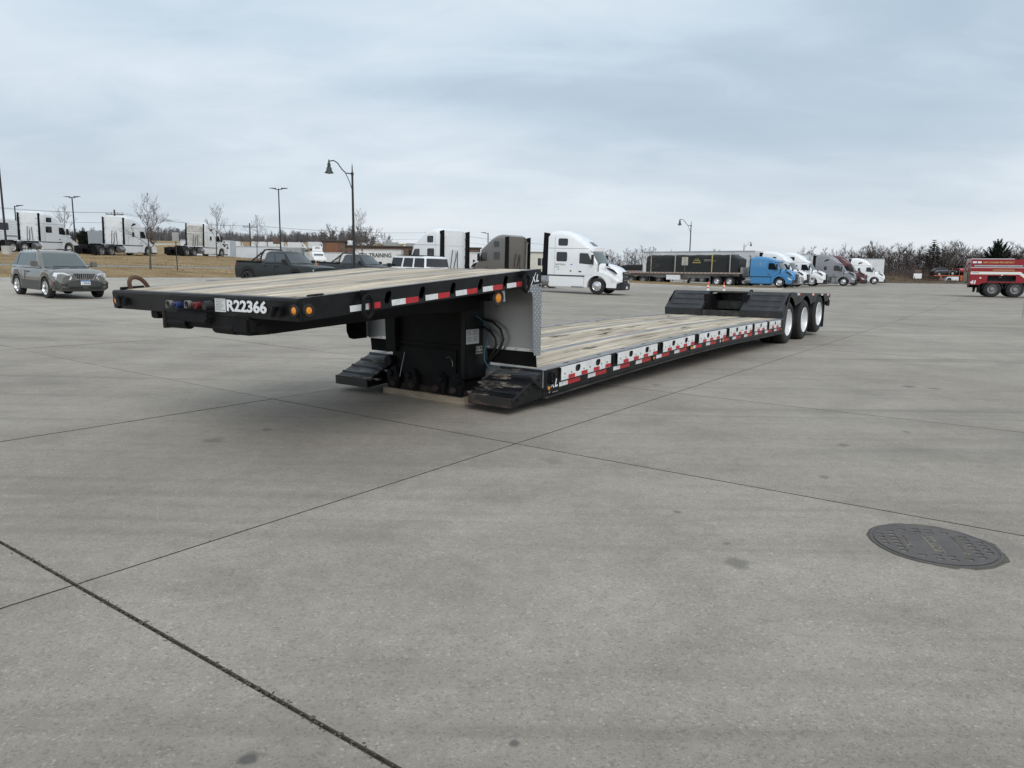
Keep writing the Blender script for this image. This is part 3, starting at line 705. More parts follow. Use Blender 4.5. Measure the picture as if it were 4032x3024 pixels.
# lift shackles on rails
def ring_pts(c, rx, rz, n=20, tilt=0.0, plane='xz'):
    out = []
    for i in range(n):
        a = 2 * math.pi * i / n; x, z = rx * math.cos(a), rz * math.sin(a)
        if abs(x) > rx * .55 and abs(z) < rz * .6: x = math.copysign(rx, x)
        out.append((c[0] + x, c[1] - .012 + z * tilt, c[2] + z) if plane == 'xz' else (c[0], c[1] + x, c[2] + z))
    return out
for u in (-12.75, -10.54):
    zt = GZ0 + (u - GU0) * GSL
    o = part('shackle', MB().tube(ring_pts((u, -.045, zt - .118), .046, .090), .0165, 8, closed=True), M['blackmat'])
    part('shackle_strap', MB().box(u - .036, u + .036, -.066, .012, zt - .066, zt + .006), M['blackmat'], .012, parent=o)
o = part('shackle', MB().tube([(GU0 + .22 + .085 * math.cos(R(a)) - .05 * math.sin(R(a)), W - .09 - .02 * math.sin(R(a)), 1.318 + .105 * math.sin(R(a))) for a in range(-8, 189, 14)], .020, 9), M['rust'])
part('shackle_pin', MB().tube([(GU0 + .05, W - .07, 1.316), (GU0 + .27, W - .07, 1.33)], .014, 8), M['blackmat'], parent=o)
gpart('corner_ring', MB().tube([(.20 + .07 * math.cos(R(a)), .045 + .022 * math.sin(R(a)), .006) for a in range(0, 360, 20)], .009, 7, closed=True), M['blackmat'])
# conspicuity tape on the near rail
tp = [(-12.895, -12.70, -12.568), (-12.44, -12.277, -12.117), (-12.026, -11.864, -11.705), (-11.616, -11.454, -11.298), (-11.209, -11.049, -10.889), (-10.813, -10.652, -10.49)]
for a, b, c in tp:
    gpart('white_tape', MB().box(us(a), us(b), -.0015, -.0003, -.152, -.104), M['tapew'])
    gpart('red_tape', MB().box(us(b), us(c), -.0015, -.0003, -.152, -.104), M['taper'])
def xl(o, size, m=M['decal'], par=None):       # leaning X with a long stroke and an L
    fr = frame3(o, (1, 0, GSL), (-GSL, 0, 1)); k = size; sh = .34
    def pl(pts): return [(x * k + y * k * sh, y * k) for x, y in pts]
    mb = MB()
    for q_, poly in enumerate((pl([(.44, .10), (.66, .10), (.06, .74), (-.16, .74)]), pl([(-.34, -.32), (-.20, -.32), (.46, 1.24), (.36, 1.24)]), pl([(.74, .10), (1.30, .10), (1.30, .28), (.93, .28), (.93, .98), (.74, .98)]))):
        mb.prism(poly, 'z', .0005 + .0001 * q_, .002 + .0003 * q_)
    mb.v = [tuple(fr @ Vector(p)) for p in mb.v]; return part('emblem', mb, m, parent=par)
xl((-10.345, -.001, 1.40), .088)
# big amber turn lamp on a bracket, black box beside it
gpart('lamp_bracket', MB().box(us(-10.93), us(-10.78), .05, .062, -.29, -.172), M['alusheet'], .004)
lamp_y(-10.885, 1.255, .052, .05)
gpart('control_box', MB().box(us(-10.72), us(-10.50), .30, .50, -.30, -.172), M['blackmat'], .006)
# --- neck upright resting on the timber
part('neck_upright', MB().prism([(.86, .10), (1.99, .10), (2.0, 1.22), (.86, 1.22)], 'x', -10.45, -10.02), M['blackmat'], .012)
part('neck_flange', MB().prism([(1.86, .55), (2.03, .55), (2.06, 1.2), (1.87, 1.2)], 'x', -10.52, -10.40), M['blackmat'], .008)
part('neck_flange', MB().prism([(.80, .30), (.86, .30), (.86, 1.2), (.78, 1.2)], 'x', -10.50, -10.02), M['black'], .006)
part('cross_plate', MB().box(-10.47, -10.45, .95, 1.85, .30, .62), M['blackmat'], .004)
part('cross_plate', MB().box(-10.475, -10.44, .86, 1.86, .655, .68), M['blackmat'], .004)
part('foot_beam', MB().box(-10.47, -10.2, .86, 2.0, .092, .17), M['darkrust'], .01)
def hook(v, s):
    o = part('hook_plate', MB().prism([(v - .10, .10), (v + .09, .10), (v + .115, .18), (v + .10, .29), (v + .02, .36), (v - .06, .36), (v - .105, .25)], 'x', -10.52, -10.475), M['blackmat'], .012)
    part('pin', MB().lathe([(-10.56, .0005), (-10.56, .034), (-10.545, .04), (-10.52, .04)], 'x', (0, v - .03 * s, .165), 14), M['darkrust'], parent=o)
    part('pin', MB().lathe([(-10.55, .0005), (-10.55, .04), (-10.53, .045), (-10.52, .045)], 'x', (0, v + .035 * s, .28), 14), M['blackmat'], parent=o)
    return o
hook(1.92, 1); hook(.92, -1); hook(1.62, 1); hook(1.18, -1)
part('boss', MB().lathe([(-10.54, .0005), (-10.54, .06), (-10.52, .066), (-10.46, .066)], 'x', (0, 1.98, .43), 16), M['blackmat'])
part('safety_cable', MB().tube([(-10.49, 1.74, .55), (-10.50, 1.77, .42), (-10.53, 1.79, .25)], .004, 5), M['alu'])
part('safety_cable', MB().tube([(-10.49, 1.08, .53), (-10.50, 1.02, .545), (-10.51, .975, .50), (-10.51, .965, .44)], .004, 5), M['alu'])
pl2 = part('placard', MB().box(-10.50, -10.27, .776, .779, .705, .87), M['paper'])
for r_ in range(2):
    for c_ in range(2):
        for k in range(4): part('print', MB().box(-10.49 + .11 * c_, -10.40 + .11 * c_ - brng.uniform(0, .02), .7745, .7755, .852 - .075 * r_ - .015 * k, .857 - .075 * r_ - .015 * k), M['inkgrey'], parent=pl2)
pl3 = part('warning_sign', MB().box(-10.32, -10.195, .776, .779, .58, .67), M['paper'])
part('sign_border', MB().holed([(-10.318, .582), (-10.197, .582), (-10.197, .668), (-10.318, .668)], [[(-10.314, .586), (-10.201, .586), (-10.201, .664), (-10.314, .664)]], 'y', .774, .776), M['ink'], parent=pl3)
lettering('DO NOT', .036, M['ink'], pl3, frame3((-10.2575, .775, .632), (1, 0, 0), (0, 0, 1)), bold=.0012, sx=.8, align='CENTER')
lettering('SIDE LOAD', .036, M['ink'], pl3, frame3((-10.2575, .775, .595), (1, 0, 0), (0, 0, 1)), bold=.0012, sx=.62, align='CENTER')
part('air_hose', MB().tube([(-10.33, .775, 1.02), (-10.25, .73, .96), (-10.20, .70, .86), (-10.21, .70, .74), (-10.27, .70, .62), (-10.29, .68, .52), (-10.22, .66, .40)], .008, 7), M['hoseblue'])
for k, (zz, dx) in enumerate(((.98, .0), (.90, -.06))):
    part('hydraulic_hose', MB().tube([(-10.2, .76, .975), (-10.22, .62, .955), (-10.23, .50, .88), (-10.23, .455, .77), (-10.23, .50, .66), (-10.23, .60, .56), (-10.21, .72, .46), (-10.2, .74, .38)] if k == 0 else [(-10.2, .76, .89), (-10.22, .64, .84), (-10.23, .57, .77), (-10.23, .555, .70), (-10.23, .60, .61), (-10.21, .70, .50), (-10.2, .73, .40)], .014, 8), M['hoseblack'])
part('ram', MB().tube([(-10.46, .74, .19), (-9.95, .70, .36)], .022, 10), M['blackmat'])
# --- bulkhead wings behind the neck: sheet, tread plate returns, strip and flaps
for y0, y1, far in ((.012, .80, 0), (1.99, W - .012, 1)):
    part('bulkhead_sheet', MB().box(-10.172, -10.166, y0, y1, .66, 1.40), M['alusheet'])
    o = part('flap_strip', MB().box(-10.184, -10.173, y0 + .06, y1 - .04, .645, .680), M['wheelalu'], .002)
    for k in range(4): part('bolt', MB().lathe([(-10.190, .0005), (-10.190, .009), (-10.182, .010)], 'x', (0, y0 + .10 + k * (y1 - y0 - .18) / 3, .662), 8), M['alu'], parent=o)
    part('mud_flap', MB().prism([(y0 + .03, .475 if not far else .49), (y1 - .08, .485), (y1 - .06, .66), (y0 + .05, .66)], 'x', -10.171, -10.163), M['mudflap'])
fil = [(-10.40 + .07 * (1 - math.cos(R(a))) * 1.0 + .0, 1.30 - .0 - .09 * (1 - math.sin(R(a)))) for a in ()]
tpoly = [(-10.166, 1.40), (-10.455, 1.375), (-10.455, 1.335), (-10.40, 1.33), (-10.355, 1.30), (-10.335, 1.24), (-10.325, .72), (-10.315, .66), (-10.28, .625), (-10.23, .612), (-10.166, .612)]
tpl = part('tread_plate', MB().prism(tpoly, 'y', -.004, .002), M['alu'])
tpf = part('tread_plate', MB().prism([(-10.166, 1.40), (-10.50, 1.37), (-10.52, 1.0), (-10.51, .74), (-10.47, .655), (-10.40, .635), (-10.166, .64)], 'y', W - .004, W + .004), M['blackmat'])
tm = MB()
for i in range(9):
    for j in range(27):
        x = -10.444 + i * .032; z = .63 + j * .0285
        lim = -10.325 if z < 1.24 else (-10.35 if z < 1.30 else -10.45)
        if z > 1.385 or x < lim + .012 or x > -10.175 or (z < .68 and x < -10.29): continue
        s = 1 if (i + j) % 2 else -1; dx, dz = .0125, .0125 * s; wv = .0042
        tm.add([(x - dx, -.004, z - dz), (x + wv * s, -.0041, z - wv), (x + dx, -.004, z + dz), (x - wv * s, -.0041, z + wv), (x, -.0085, z)], [(0, 1, 4), (1, 2, 4), (2, 3, 4), (3, 0, 4)])
struct(part('tread_lugs', tm, M['chrome'], parent=tpl), 'stuff')
for u, z in ((-10.42, 1.355), (-10.21, 1.375)): part('bolt', MB().lathe([(-.016, .0005), (-.016, .011), (-.004, .012)], 'y', (u, 0, z), 8), M['blackmat'], parent=tpl)
# --- low deck
UT = np.array([-10.2, -9.76, -8.57, -7.14, -5.72, -4.24, -2.75, -1.78, -.77, -.3]); ZT = np.array([.434, .449, .493, .535, .570, .587, .592, .588, .584, .582])
def zt(u): return float(np.interp(u, UT, ZT))
def dk(x, y, z): return (x, y, z + zt(x))          # heights below are measured from the cambered deck line
def ubox(mb, a, b, y0, y1, z0, z1, n=12):
    us_ = [a + (b - a) * k / n for k in range(n + 1)]
    return mb.loft([[(u, y0, z0), (u, y1, z0), (u, y1, z1), (u, y0, z1)] for u in us_])
def dpart(name, mb, m, bevel=0, parent=None, **kw): return part(name, mb.warp(dk), m, bevel, parent, **kw)
D0, D1 = -10.09, -.47
for y0, y1, s in ((0, .012, 1), (W - .012, W, -1)):
    dpart('main_rail', ubox(MB(), D0, D1, y0, y1, -.30, -.004), M['black'])
    dpart('rail_flange', ubox(MB(), D0 + .01, D1, -.03 if s > 0 else W - .12, .12 if s > 0 else W + .03, -.318, -.302), M['rampedge'])
    dpart('rail_cap', ubox(MB(), D0, D1, -.012 if s > 0 else W - .125, .125 if s > 0 else W + .012, -.004, .006), M['decksteel'], .002)
for y in (.86, 1.86): dpart('main_beam', ubox(MB(), D0 + .05, D1 + .3, y - .06, y + .06, -.30, -.045), M['blackmat'])
for k in range(15): dpart('crossmember', MB().box(-9.9 + .66 * k, -9.84 + .66 * k, .013, W - .013, -.20, -.06), M['blackmat'])
dpart('front_channel', MB().box(D0 - .02, D0 + .06, .0, W, -.20, .004), M['decksteel'], .004)
dpart('front_web', MB().box(D0, D0 + .03, .01, W - .01, -.31, -.20), M['blackmat'])
def layout2():
    v = []
    def run(a, b, n, k):
        st = (b - a) / n
        for i in range(n): v.append((k, a + st * i + .004, a + st * (i + 1) - .004))
    run(.128, .80, 4, 'b'); v.append(('s', .803, .927)); run(.93, 1.79, 5, 'b'); v.append(('s', 1.793, 1.917)); run(1.92, 2.612, 4, 'b'); return v
for kind, a, b in layout2():
    if kind == 's': dpart('deck_strip', ubox(MB(), D0 + .07, D1 + .1, a, b, -.03, -.002), M['decksteel']); continue
    cuts = [D0 + .07] + sorted(brng.uniform(-8.6, -2.0) for _ in range(brng.choice((1, 1, 2)))) + [D1 + .05]
    if len(cuts) == 4 and cuts[2] - cuts[1] < 1.2: cuts.pop(2)
    for c0_, c1_ in zip(cuts[:-1], cuts[1:]):
        h = brng.uniform(-.005, .005)
        if a < .13: 
            seg = []; p0 = c0_
            for hole in (-9.15, -7.05, -4.6, -2.1):
                if p0 + .3 < hole < c1_ - .5: seg.append((p0, hole)); p0 = hole + .30
            seg.append((p0, c1_))
        else: seg = [(c0_, c1_)]
        for s0, s1 in seg: dpart('deck_board', ubox(MB(), s0 + .002, s1 - .002, a, b, -.045, h, 8), M['boards'], .004, seg=1)
for hole in (-9.15, -7.05, -4.6, -2.1):                      # open tie-down wells with splintered ends
    o = dpart('tie_down_well', MB().box(hole, hole + .30, .13, .30, -.06, -.05), M['blackmat'])
    for k in range(4): dpart('splinter', MB().prism([(hole - .01, .14 + .04 * k), (hole + brng.uniform(.05, .16), .15 + .04 * k), (hole - .01, .165 + .04 * k)], 'z', -.02, -.004), M['boards'], parent=o)
for u in (-9.55, -8.75, -8.1, -7.45, -6.5, -5.9, -5.2, -4.1, -3.3, -2.6, -1.5):
    dpart('stake_slot', MB().box(u, u + .11, .055, .085, .0062, .0078), M['hoseblack'])
    dpart('stake_slot', MB().box(u + .3, u + .41, W - .085, W - .055, .0062, .0078), M['hoseblack'])
# splintered wear marks in the boards
for u, v, L in ((-8.9, 1.42, .5), (-8.3, 1.55, .32), (-6.2, 1.50, .7), (-5.3, 1.40, .45), (-3.6, 1.55, .5), (-7.3, 2.25, .3), (-4.5, 2.5, .4), (-9.4, 1.45, .25), (-6.8, 1.2, .8), (-2.6, 1.5, .6), (-1.9, 2.2, .5), (-8.4, .5, .5), (-5.0, .55, .6), (-7.7, 1.62, .9)):
    mb = MB()
    for k in range(11):
        a = u + brng.uniform(0, L * .6); l = brng.uniform(.2, .6) * L; y = v + brng.gauss(0, .035); wv = brng.uniform(.004, .014)
        mb.add([(a, y, .0085), (a + l * .4, y - wv, .0087), (a + l, y + brng.uniform(-.01, .01), .0085), (a + l * .5, y + wv, .0087)], [(0, 1, 2, 3)])
    dpart('gouge', mb, M['grit'])
# white rail covers with two oval hand holes and their tape
PAN = [(-9.76, -8.56, 2), (-8.36, -7.135, 2), (-6.92, -5.71, 2), (-5.5, -4.22, 2), (-4.03, -2.735, 2), (-2.57, -1.76, 1), (-1.57, -.75, 1)]
for a, b, nh in PAN:
    L = b - a; cs = [a + L * .31, a + L * .72] if nh == 2 else [a + L * .50]
    hw = .062 if nh == 2 else .052
    holes = [rrect(c - hw, c + hw, -.100, -.020, .036) for c in cs]
    o = dpart('rail_cover', MB().holed([(a, -.160), (b, -.160), (b, -.010), (a, -.010)], holes, 'y', -.034, -.026), M['whitepanel'])
    dpart('cover_return', MB().box(a, b, -.026, -.004, -.014, -.010), M['whitepanel'], parent=o)
    for c in cs: dpart('hand_hole_liner', MB().box(c - hw - .01, c + hw + .01, -.012, -.006, -.108, -.014), M['hoseblack'], parent=o)
    x = a; red = False; st = L / (8 if nh == 2 else 5)
    while x < b - .01:
        x1 = min(b, x + st)
        top = -.112 if red else -.114
        dpart('red_tape' if red else 'white_tape', MB().box(x, x1, -.0352, -.0342, -.158, top), M['taper' if red else 'tapew'], parent=o)
        x = x1; red = not red
    xb = a + .07
    while xb < b:
        if all(abs(xb - c) > hw + .02 for c in cs): dpart('bolt', MB().lathe([(-.042, .0005), (-.042, .010), (-.035, .014)], 'y', (xb, 0, -.088), 8), M['greywheel'], parent=o)
        xb += L / 8.2
u = -9.755; k = 0
while u < -.8:
    dpart('white_tape', MB().box(u, u + .19, -.0015, -.0004, -.235, -.185), M['tapew'])
    dpart('red_tape', MB().box(u + .19, u + .475, -.0015, -.0004, -.235, -.185), M['taper'])
    u += .665; k += 1
def lamp_d(u, r=.026): return lamp_y(u, zt(u) - .205 - .01, r, -.002)
for u in (-9.99, -7.19, -4.34, -.62): lamp_d(u)
o = dpart('turn_lamp', MB().prism(rrect(-5.83, -5.69, -.245, -.175, .03), 'y', -.012, .0), M['lensbezel'])
dpart('lens', MB().prism(rrect(-5.815, -5.705, -.235, -.185, .024), 'y', -.017, -.012), M['amber'], .003, parent=o)
xl((-9.935, -.001, .205), .105)
dpart('emblem_caption', MB().box(-9.90, -9.78, -.0016, -.0006, -.282, -.273), M['inkgrey'])
part('pull_ring', MB().tube(ring_pts((-9.93, -.01, .335), .032, .062), .012, 8, closed=True), M['blackmat'])
for hu in (-8.46, -7.03, -5.6, -4.12, -2.65, -1.66): dpart('pull_ring', MB().tube(ring_pts((hu, -.008, -.09), .024, .055), .009, 7, closed=True), M['blackmat'])
# --- front flippers with cleats
for y0, y1 in ((.0, .575), (2.165, W)):
    o = part('flipper', MB().prism([(-10.70, .19), (-10.10, .437), (-10.10, .415), (-10.68, .17)], 'y', y0, y1), M['flipper'])
    part('flipper_toe', MB().box(-10.715, -10.70, y0, y1, .095, .205), M['flipedge'], .004, parent=o)
    for yy in (y0 + .004, y1 - .02): part('flipper_cheek', MB().prism([(-10.70, .095), (-10.05, .135), (-10.08, .43), (-10.10, .43), (-10.70, .185)], 'y', yy, yy + .016), M['black'], .003, parent=o)
    for k in range(4):
        uu = -10.60 + .155 * k; zz = .19 + (uu + 10.70) * .4117
        part('cleat', MB().prism([(uu, zz), (uu + .004, zz + .022), (uu + .016, zz + .026), (uu + .02, zz)], 'y', y0 + .002, y1 - .002), M['flipper'], parent=o)
    sy = y1 if y0 < .1 else y0 - .09
    for k in range(3): part('step_tab', MB().box(-10.62 + .19 * k, -10.56 + .19 * k, sy, sy + .09, .185 + .085 * k, .205 + .085 * k), M['alu'], .003, parent=o)
for k in range(5): part('rivet', MB().lathe([(-.010, .0005), (-.010, .009), (.004, .012)], 'y', (-10.58 + .1 * k, 0, .17 + .042 * k), 8), M['black'])
part('winch_handle', MB().tube([(-10.34, -.02, .345), (-10.22, -.03, .265), (-10.12, -.03, .215)], .010, 6), M['blackmat'])
# --- rear: ramps, beam, bogie
for y0, y1 in ((.0, .94), (1.85, W + .02)):
    r_ = part('loading_ramp', MB().prism([(-.50, .56), (-.52, .745), (0.0, 1.145), (.09, 1.15), (.09, 1.12), (-.40, .72), (-.40, .56)], 'y', y0, y1), M['ramp'], .006)
    for k in range(3):
        uu = -.40 + .155 * k; zz = .745 + (uu + .52) * .769
        part('traction_bar', MB().prism([(uu - .008, zz - .004), (uu - .008, zz + .011), (uu + .008, zz + .012)], 'y', y0 + .10, y1 - .12), M['ramp'], parent=r_)
part('cross_beam', MB().box(-.47, -.30, .94, 1.85, .57, .715), M['rampedge'], .008)
part('cross_beam', MB().box(.30, .42, .94, 1.85, .72, .92), M['rampedge'], .008)
part('bulkhead', MB().box(.62, .66, .90, 1.90, .60, 1.12), M['rampedge'], .006)
part('ramp_cheek', MB().box(-.30, .62, .925, .94, .60, 1.04), M['rampedge'])
part('ramp_cheek', MB().box(-.30, .62, 1.85, 1.865, .60, 1.04), M['rampedge'])
def rz(u): return 1.15 - .02 * u
part('rear_deck', MB().prism([(.09, rz(0)), (4.0, rz(4)), (4.0, rz(4) - .04), (.09, rz(0) - .04)], 'y', .03, W - .03), M['rampedge'], .004)
part('deck_lug', MB().tube([(.42 + .06 * math.cos(R(a)), 1.0 + .05 * math.cos(R(a)), 1.13 + .045 * math.sin(R(a))) for a in range(0, 181, 20)], .02, 8), M['blackmat'])
AX = [0.02, 1.46, 2.92]; AZ = [.48, .48, .565]; TR = .48
for y0, y1 in ((.0, .012), (W - .012, W)):
    top = [(-.36, .60), (-.36, .72), (.0, rz(0) - .005), (4.0, rz(4) - .005), (4.0, rz(4) - .16)]
    arch = []
    for ax, az in reversed(list(zip(AX, AZ))):
        for a in range(8, 173, 15): arch.append((ax + .58 * math.cos(R(a)), max(.86, az + .555 * math.sin(R(a)) + .03) if a in (8, 172) else min(rz(ax) - .045, az + .56 * math.sin(R(a)) + .02)))
    arch = [p for p in arch if p[1] > .84]
    part('fender_side', MB().prism(top + arch + [(-.22, .60)], 'y', y0, y1), M['black'])
    part('ramp_side', MB().prism([(-.47, .27), (-.28, .27), (-.20, .60), (-.05, .98), (.0, 1.12), (-.36, .78), (-.50, .56)], 'y', y0 - .004 if y0 < 1 else y1, y0 if y0 < 1 else y1 + .004), M['black'])
part('frame_rail', MB().box(-.3, 3.9, .86, .98, .70, 1.08), M['blackmat'])
part('frame_rail', MB().box(-.3, 3.9, 1.76, 1.88, .70, 1.08), M['blackmat'])
for u in (.0, 1.46, 2.92): part('axle', MB().tube([(u, .5, .48 if u < 2 else .56), (u, W - .5, .48 if u < 2 else .56)], .065, 10), M['blackmat'])
for u in (.74, 2.2): part('hanger', MB().box(u - .06, u + .06, .30, W - .30, .55, 1.07), M['blackmat'])
tw = MB().lathe([(.02, .30), (.0, .345), (.0, .40), (.012, .445), (.035, .47), (.06, .48), (.075, .478), (.078, .468), (.09, .468), (.093, .479), (.14, .48), (.143, .468), (.155, .468), (.158, .48), (.21, .479), (.213, .468), (.222, .468), (.225, .476), (.25, .465), (.27, .42), (.272, .33)], 'y', n=48).mesh('tyre', M['rubber'], angle=30)
rimm = MB().lathe([(.014, .300), (.004, .297), (.002, .290), (.012, .284), (.035, .279), (.10, .272), (.16, .262), (.178, .23), (.182, .145), (.165, .135), (.10, .118), (.085, .10), (.08, .02), (.08, .0005)], 'y', n=48).mesh('rim', M['rimwhite'], angle=40)
for u, z in zip(AX, AZ):
    for s in (0, 1):
        for d in (0, 1):
            o = link('wheel', tw, T, (u, (.005 + .30 * d) if s == 0 else W - .005 - .30 * d, z), None if s == 0 else math.pi)
            if d == 0: link('rim', rimm, o)
part('mud_flap', MB().prism([(3.50, .20), (3.60, .20), (3.62, .93), (3.52, .93)], 'y', .03, .55), M['mudflap'])
part('mud_flap', MB().prism([(3.50, .20), (3.60, .20), (3.62, .93), (3.52, .93)], 'y', W - .55, W - .03), M['mudflap'])
part('tail_channel', MB().box(4.0, 4.06, .0, W, .76, 1.065), M['black'], .006)
part('tail_post', MB().box(3.93, 4.0, -.004, .07, .74, .98), M['rampedge'], .004)
part('tail_lamp', MB().lathe([(4.06, .05), (4.075, .045), (4.08, .0005)], 'x', (0, .25, .92), 16), M['redlens'])
for a, b, c in ((.62, .80, .92), (2.03, 2.20, 2.32), (2.98, 3.15, 3.27), (3.66, 3.83, 3.96)):
    part('white_tape', MB().prism([(a, rz(a) - .055), (b, rz(b) - .055), (b, rz(b) - .008), (a, rz(a) - .008)], 'y', -.0022, -.0006), M['tapew'])
    part('red_tape', MB().prism([(b, rz(b) - .055), (c, rz(c) - .055), (c, rz(c) - .008), (b, rz(b) - .008)], 'y', -.0022, -.0006), M['taper'])
part('white_tape', MB().box(3.93, 3.99, -.0062, -.0045, .90, .97), M['tapew'])
part('red_tape', MB().box(3.94, 4.0, -.0062, -.0045, .975, 1.03), M['taper'])
for u in (.55, 2.0): part('slot_mark', MB().prism(slot(u + .2, rz(u) - .14, .14, .04, 70), 'y', -.003, .0), M['hoseblack'])
# timber the neck stands on
tb = MB().box(-.07, .07, -.655, .655, 0, .088).mesh('timber_block', M['timber'], .004)
def w_of(u, v): return (6.21 + CU * u - SU * v, 16.07 + SU * u + CU * v)
bx, by = w_of(-10.43, 1.455)
tag(link('timber_block', tb, None, (bx, by, 0), TH), 'weathered timber block lying under the neck of the black trailer', 'timber block')
# ================================================================== VEHICLES
def arc(cx, cz, r, a0, a1, n): return [(cx + r * math.cos(R(a0 + (a1 - a0) * i / (n - 1))), cz + r * math.sin(R(a0 + (a1 - a0) * i / (n - 1)))) for i in range(n)]
_wc = {}
def wheel_mesh(rad, wid, rimm, kind):
    key = (rad, wid, rimm.name, kind)
    if key in _wc: return _wc[key]
    r, w_ = rad, wid; rr = r * (.58 if kind != 'car' else .66)
    ty = MB().lathe([(w_ * .48, rr), (w_ * .5, rr * 1.12), (w_ * .5, r * .86), (w_ * .42, r * .97), (w_ * .2, r), (w_ * .18, r * .985), (w_ * .12, r * .985), (w_ * .1, r), (-w_ * .1, r), (-w_ * .12, r * .985), (-w_ * .18, r * .985), (-w_ * .2, r), (-w_ * .42, r * .97), (-w_ * .5, r * .86), (-w_ * .5, rr * 1.1), (-w_ * .48, rr)], 'y', n=32).mesh('tyre', M['rubber'], angle=30)
    f = w_ * .5
    if kind == 'steer':
        rm = MB().lathe([(f * .95, rr), (f * 1.0, rr * .96), (f * .9, rr * .90), (f * .80, rr * .86), (f * .92, rr * .60), (f * .95, rr * .42), (f * 1.25, rr * .36), (f * 1.35, rr * .25), (f * 1.35, .0005)], 'y', n=32)
    elif kind == 'drive':
        rm = MB().lathe([(f * .95, rr), (f * 1.0, rr * .96), (f * .6, rr * .90), (f * .0, rr * .84), (-f * .1, rr * .5), (f * .5, rr * .42), (f * .7, rr * .30), (f * .7, .0005)], 'y', n=32)
    else:
        rm = MB().lathe([(f * .95, rr), (f * 1.0, rr * .97), (f * .8, rr * .90), (f * .2, rr * .86), (f * .1, .0005)], 'y', n=28)
        for k in range(5):
            a = 2 * math.pi * k / 5; c, s_ = math.cos(a), math.sin(a); wv = rr * .17
            pts = []
            for yy in (f * .55, f * .88):
                for (d, ww) in ((0.0, wv * 1.25), (rr * .93, wv * .8)):
                    for sg in (-1, 1): pts.append((c * d - s_ * ww * sg, yy, s_ * d + c * ww * sg))
            rm.add(pts, [(0, 1, 3, 2), (4, 6, 7, 5), (0, 4, 5, 1), (2, 3, 7, 6), (0, 2, 6, 4), (1, 5, 7, 3)])
    rmesh = rm.mesh('rim', rimm, angle=35)
    hol = None
    if kind in ('steer', 'drive'):
        h = MB()
        for k in range(10):
            a = 2 * math.pi * k / 10; y = f * .87 if kind == 'steer' else -f * .06
            h.lathe([(y + .004, .0005), (y + .006, rr * .075)], 'y', (rr * .74 * math.cos(a), 0, rr * .74 * math.sin(a)), 8)
        hol = h.mesh('hand_holes', M['hoseblack'])
    _wc[key] = (ty, rmesh, hol); return _wc[key]
def wheel(parent, x, y, z, side, rad, wid, rimm, kind, dual=False):
    ty, rm, ho = wheel_mesh(rad, wid, rimm, kind)
    o = link('wheel', ty, parent, (x, y, z), 0 if side > 0 else math.pi)
    link('rim', rm, o)
    if ho: link('hand_holes', ho, o)
    if dual: link('wheel', ty, parent, (x, y - side * wid * 1.15, z), 0 if side > 0 else math.pi)
    return o
def csec(x, zb, zt_, w_, rz_, ry, n=6, tumble=0.0):
    out = [(x, -w_, zb), (x, -w_, zb + (zt_ - rz_ - zb) * .5)]
    for i in range(n): a = R(90 * i / (n - 1)); out.append((x, -(w_ - ry + ry * math.cos(a) - tumble * math.sin(a)), zt_ - rz_ + rz_ * math.sin(a)))
    out2 = [(p[0], -p[1], p[2]) for p in reversed(out)]
    return out + out2
def smooth01(t): t = max(0.0, min(1.0, t)); return t * t * (3 - 2 * t)

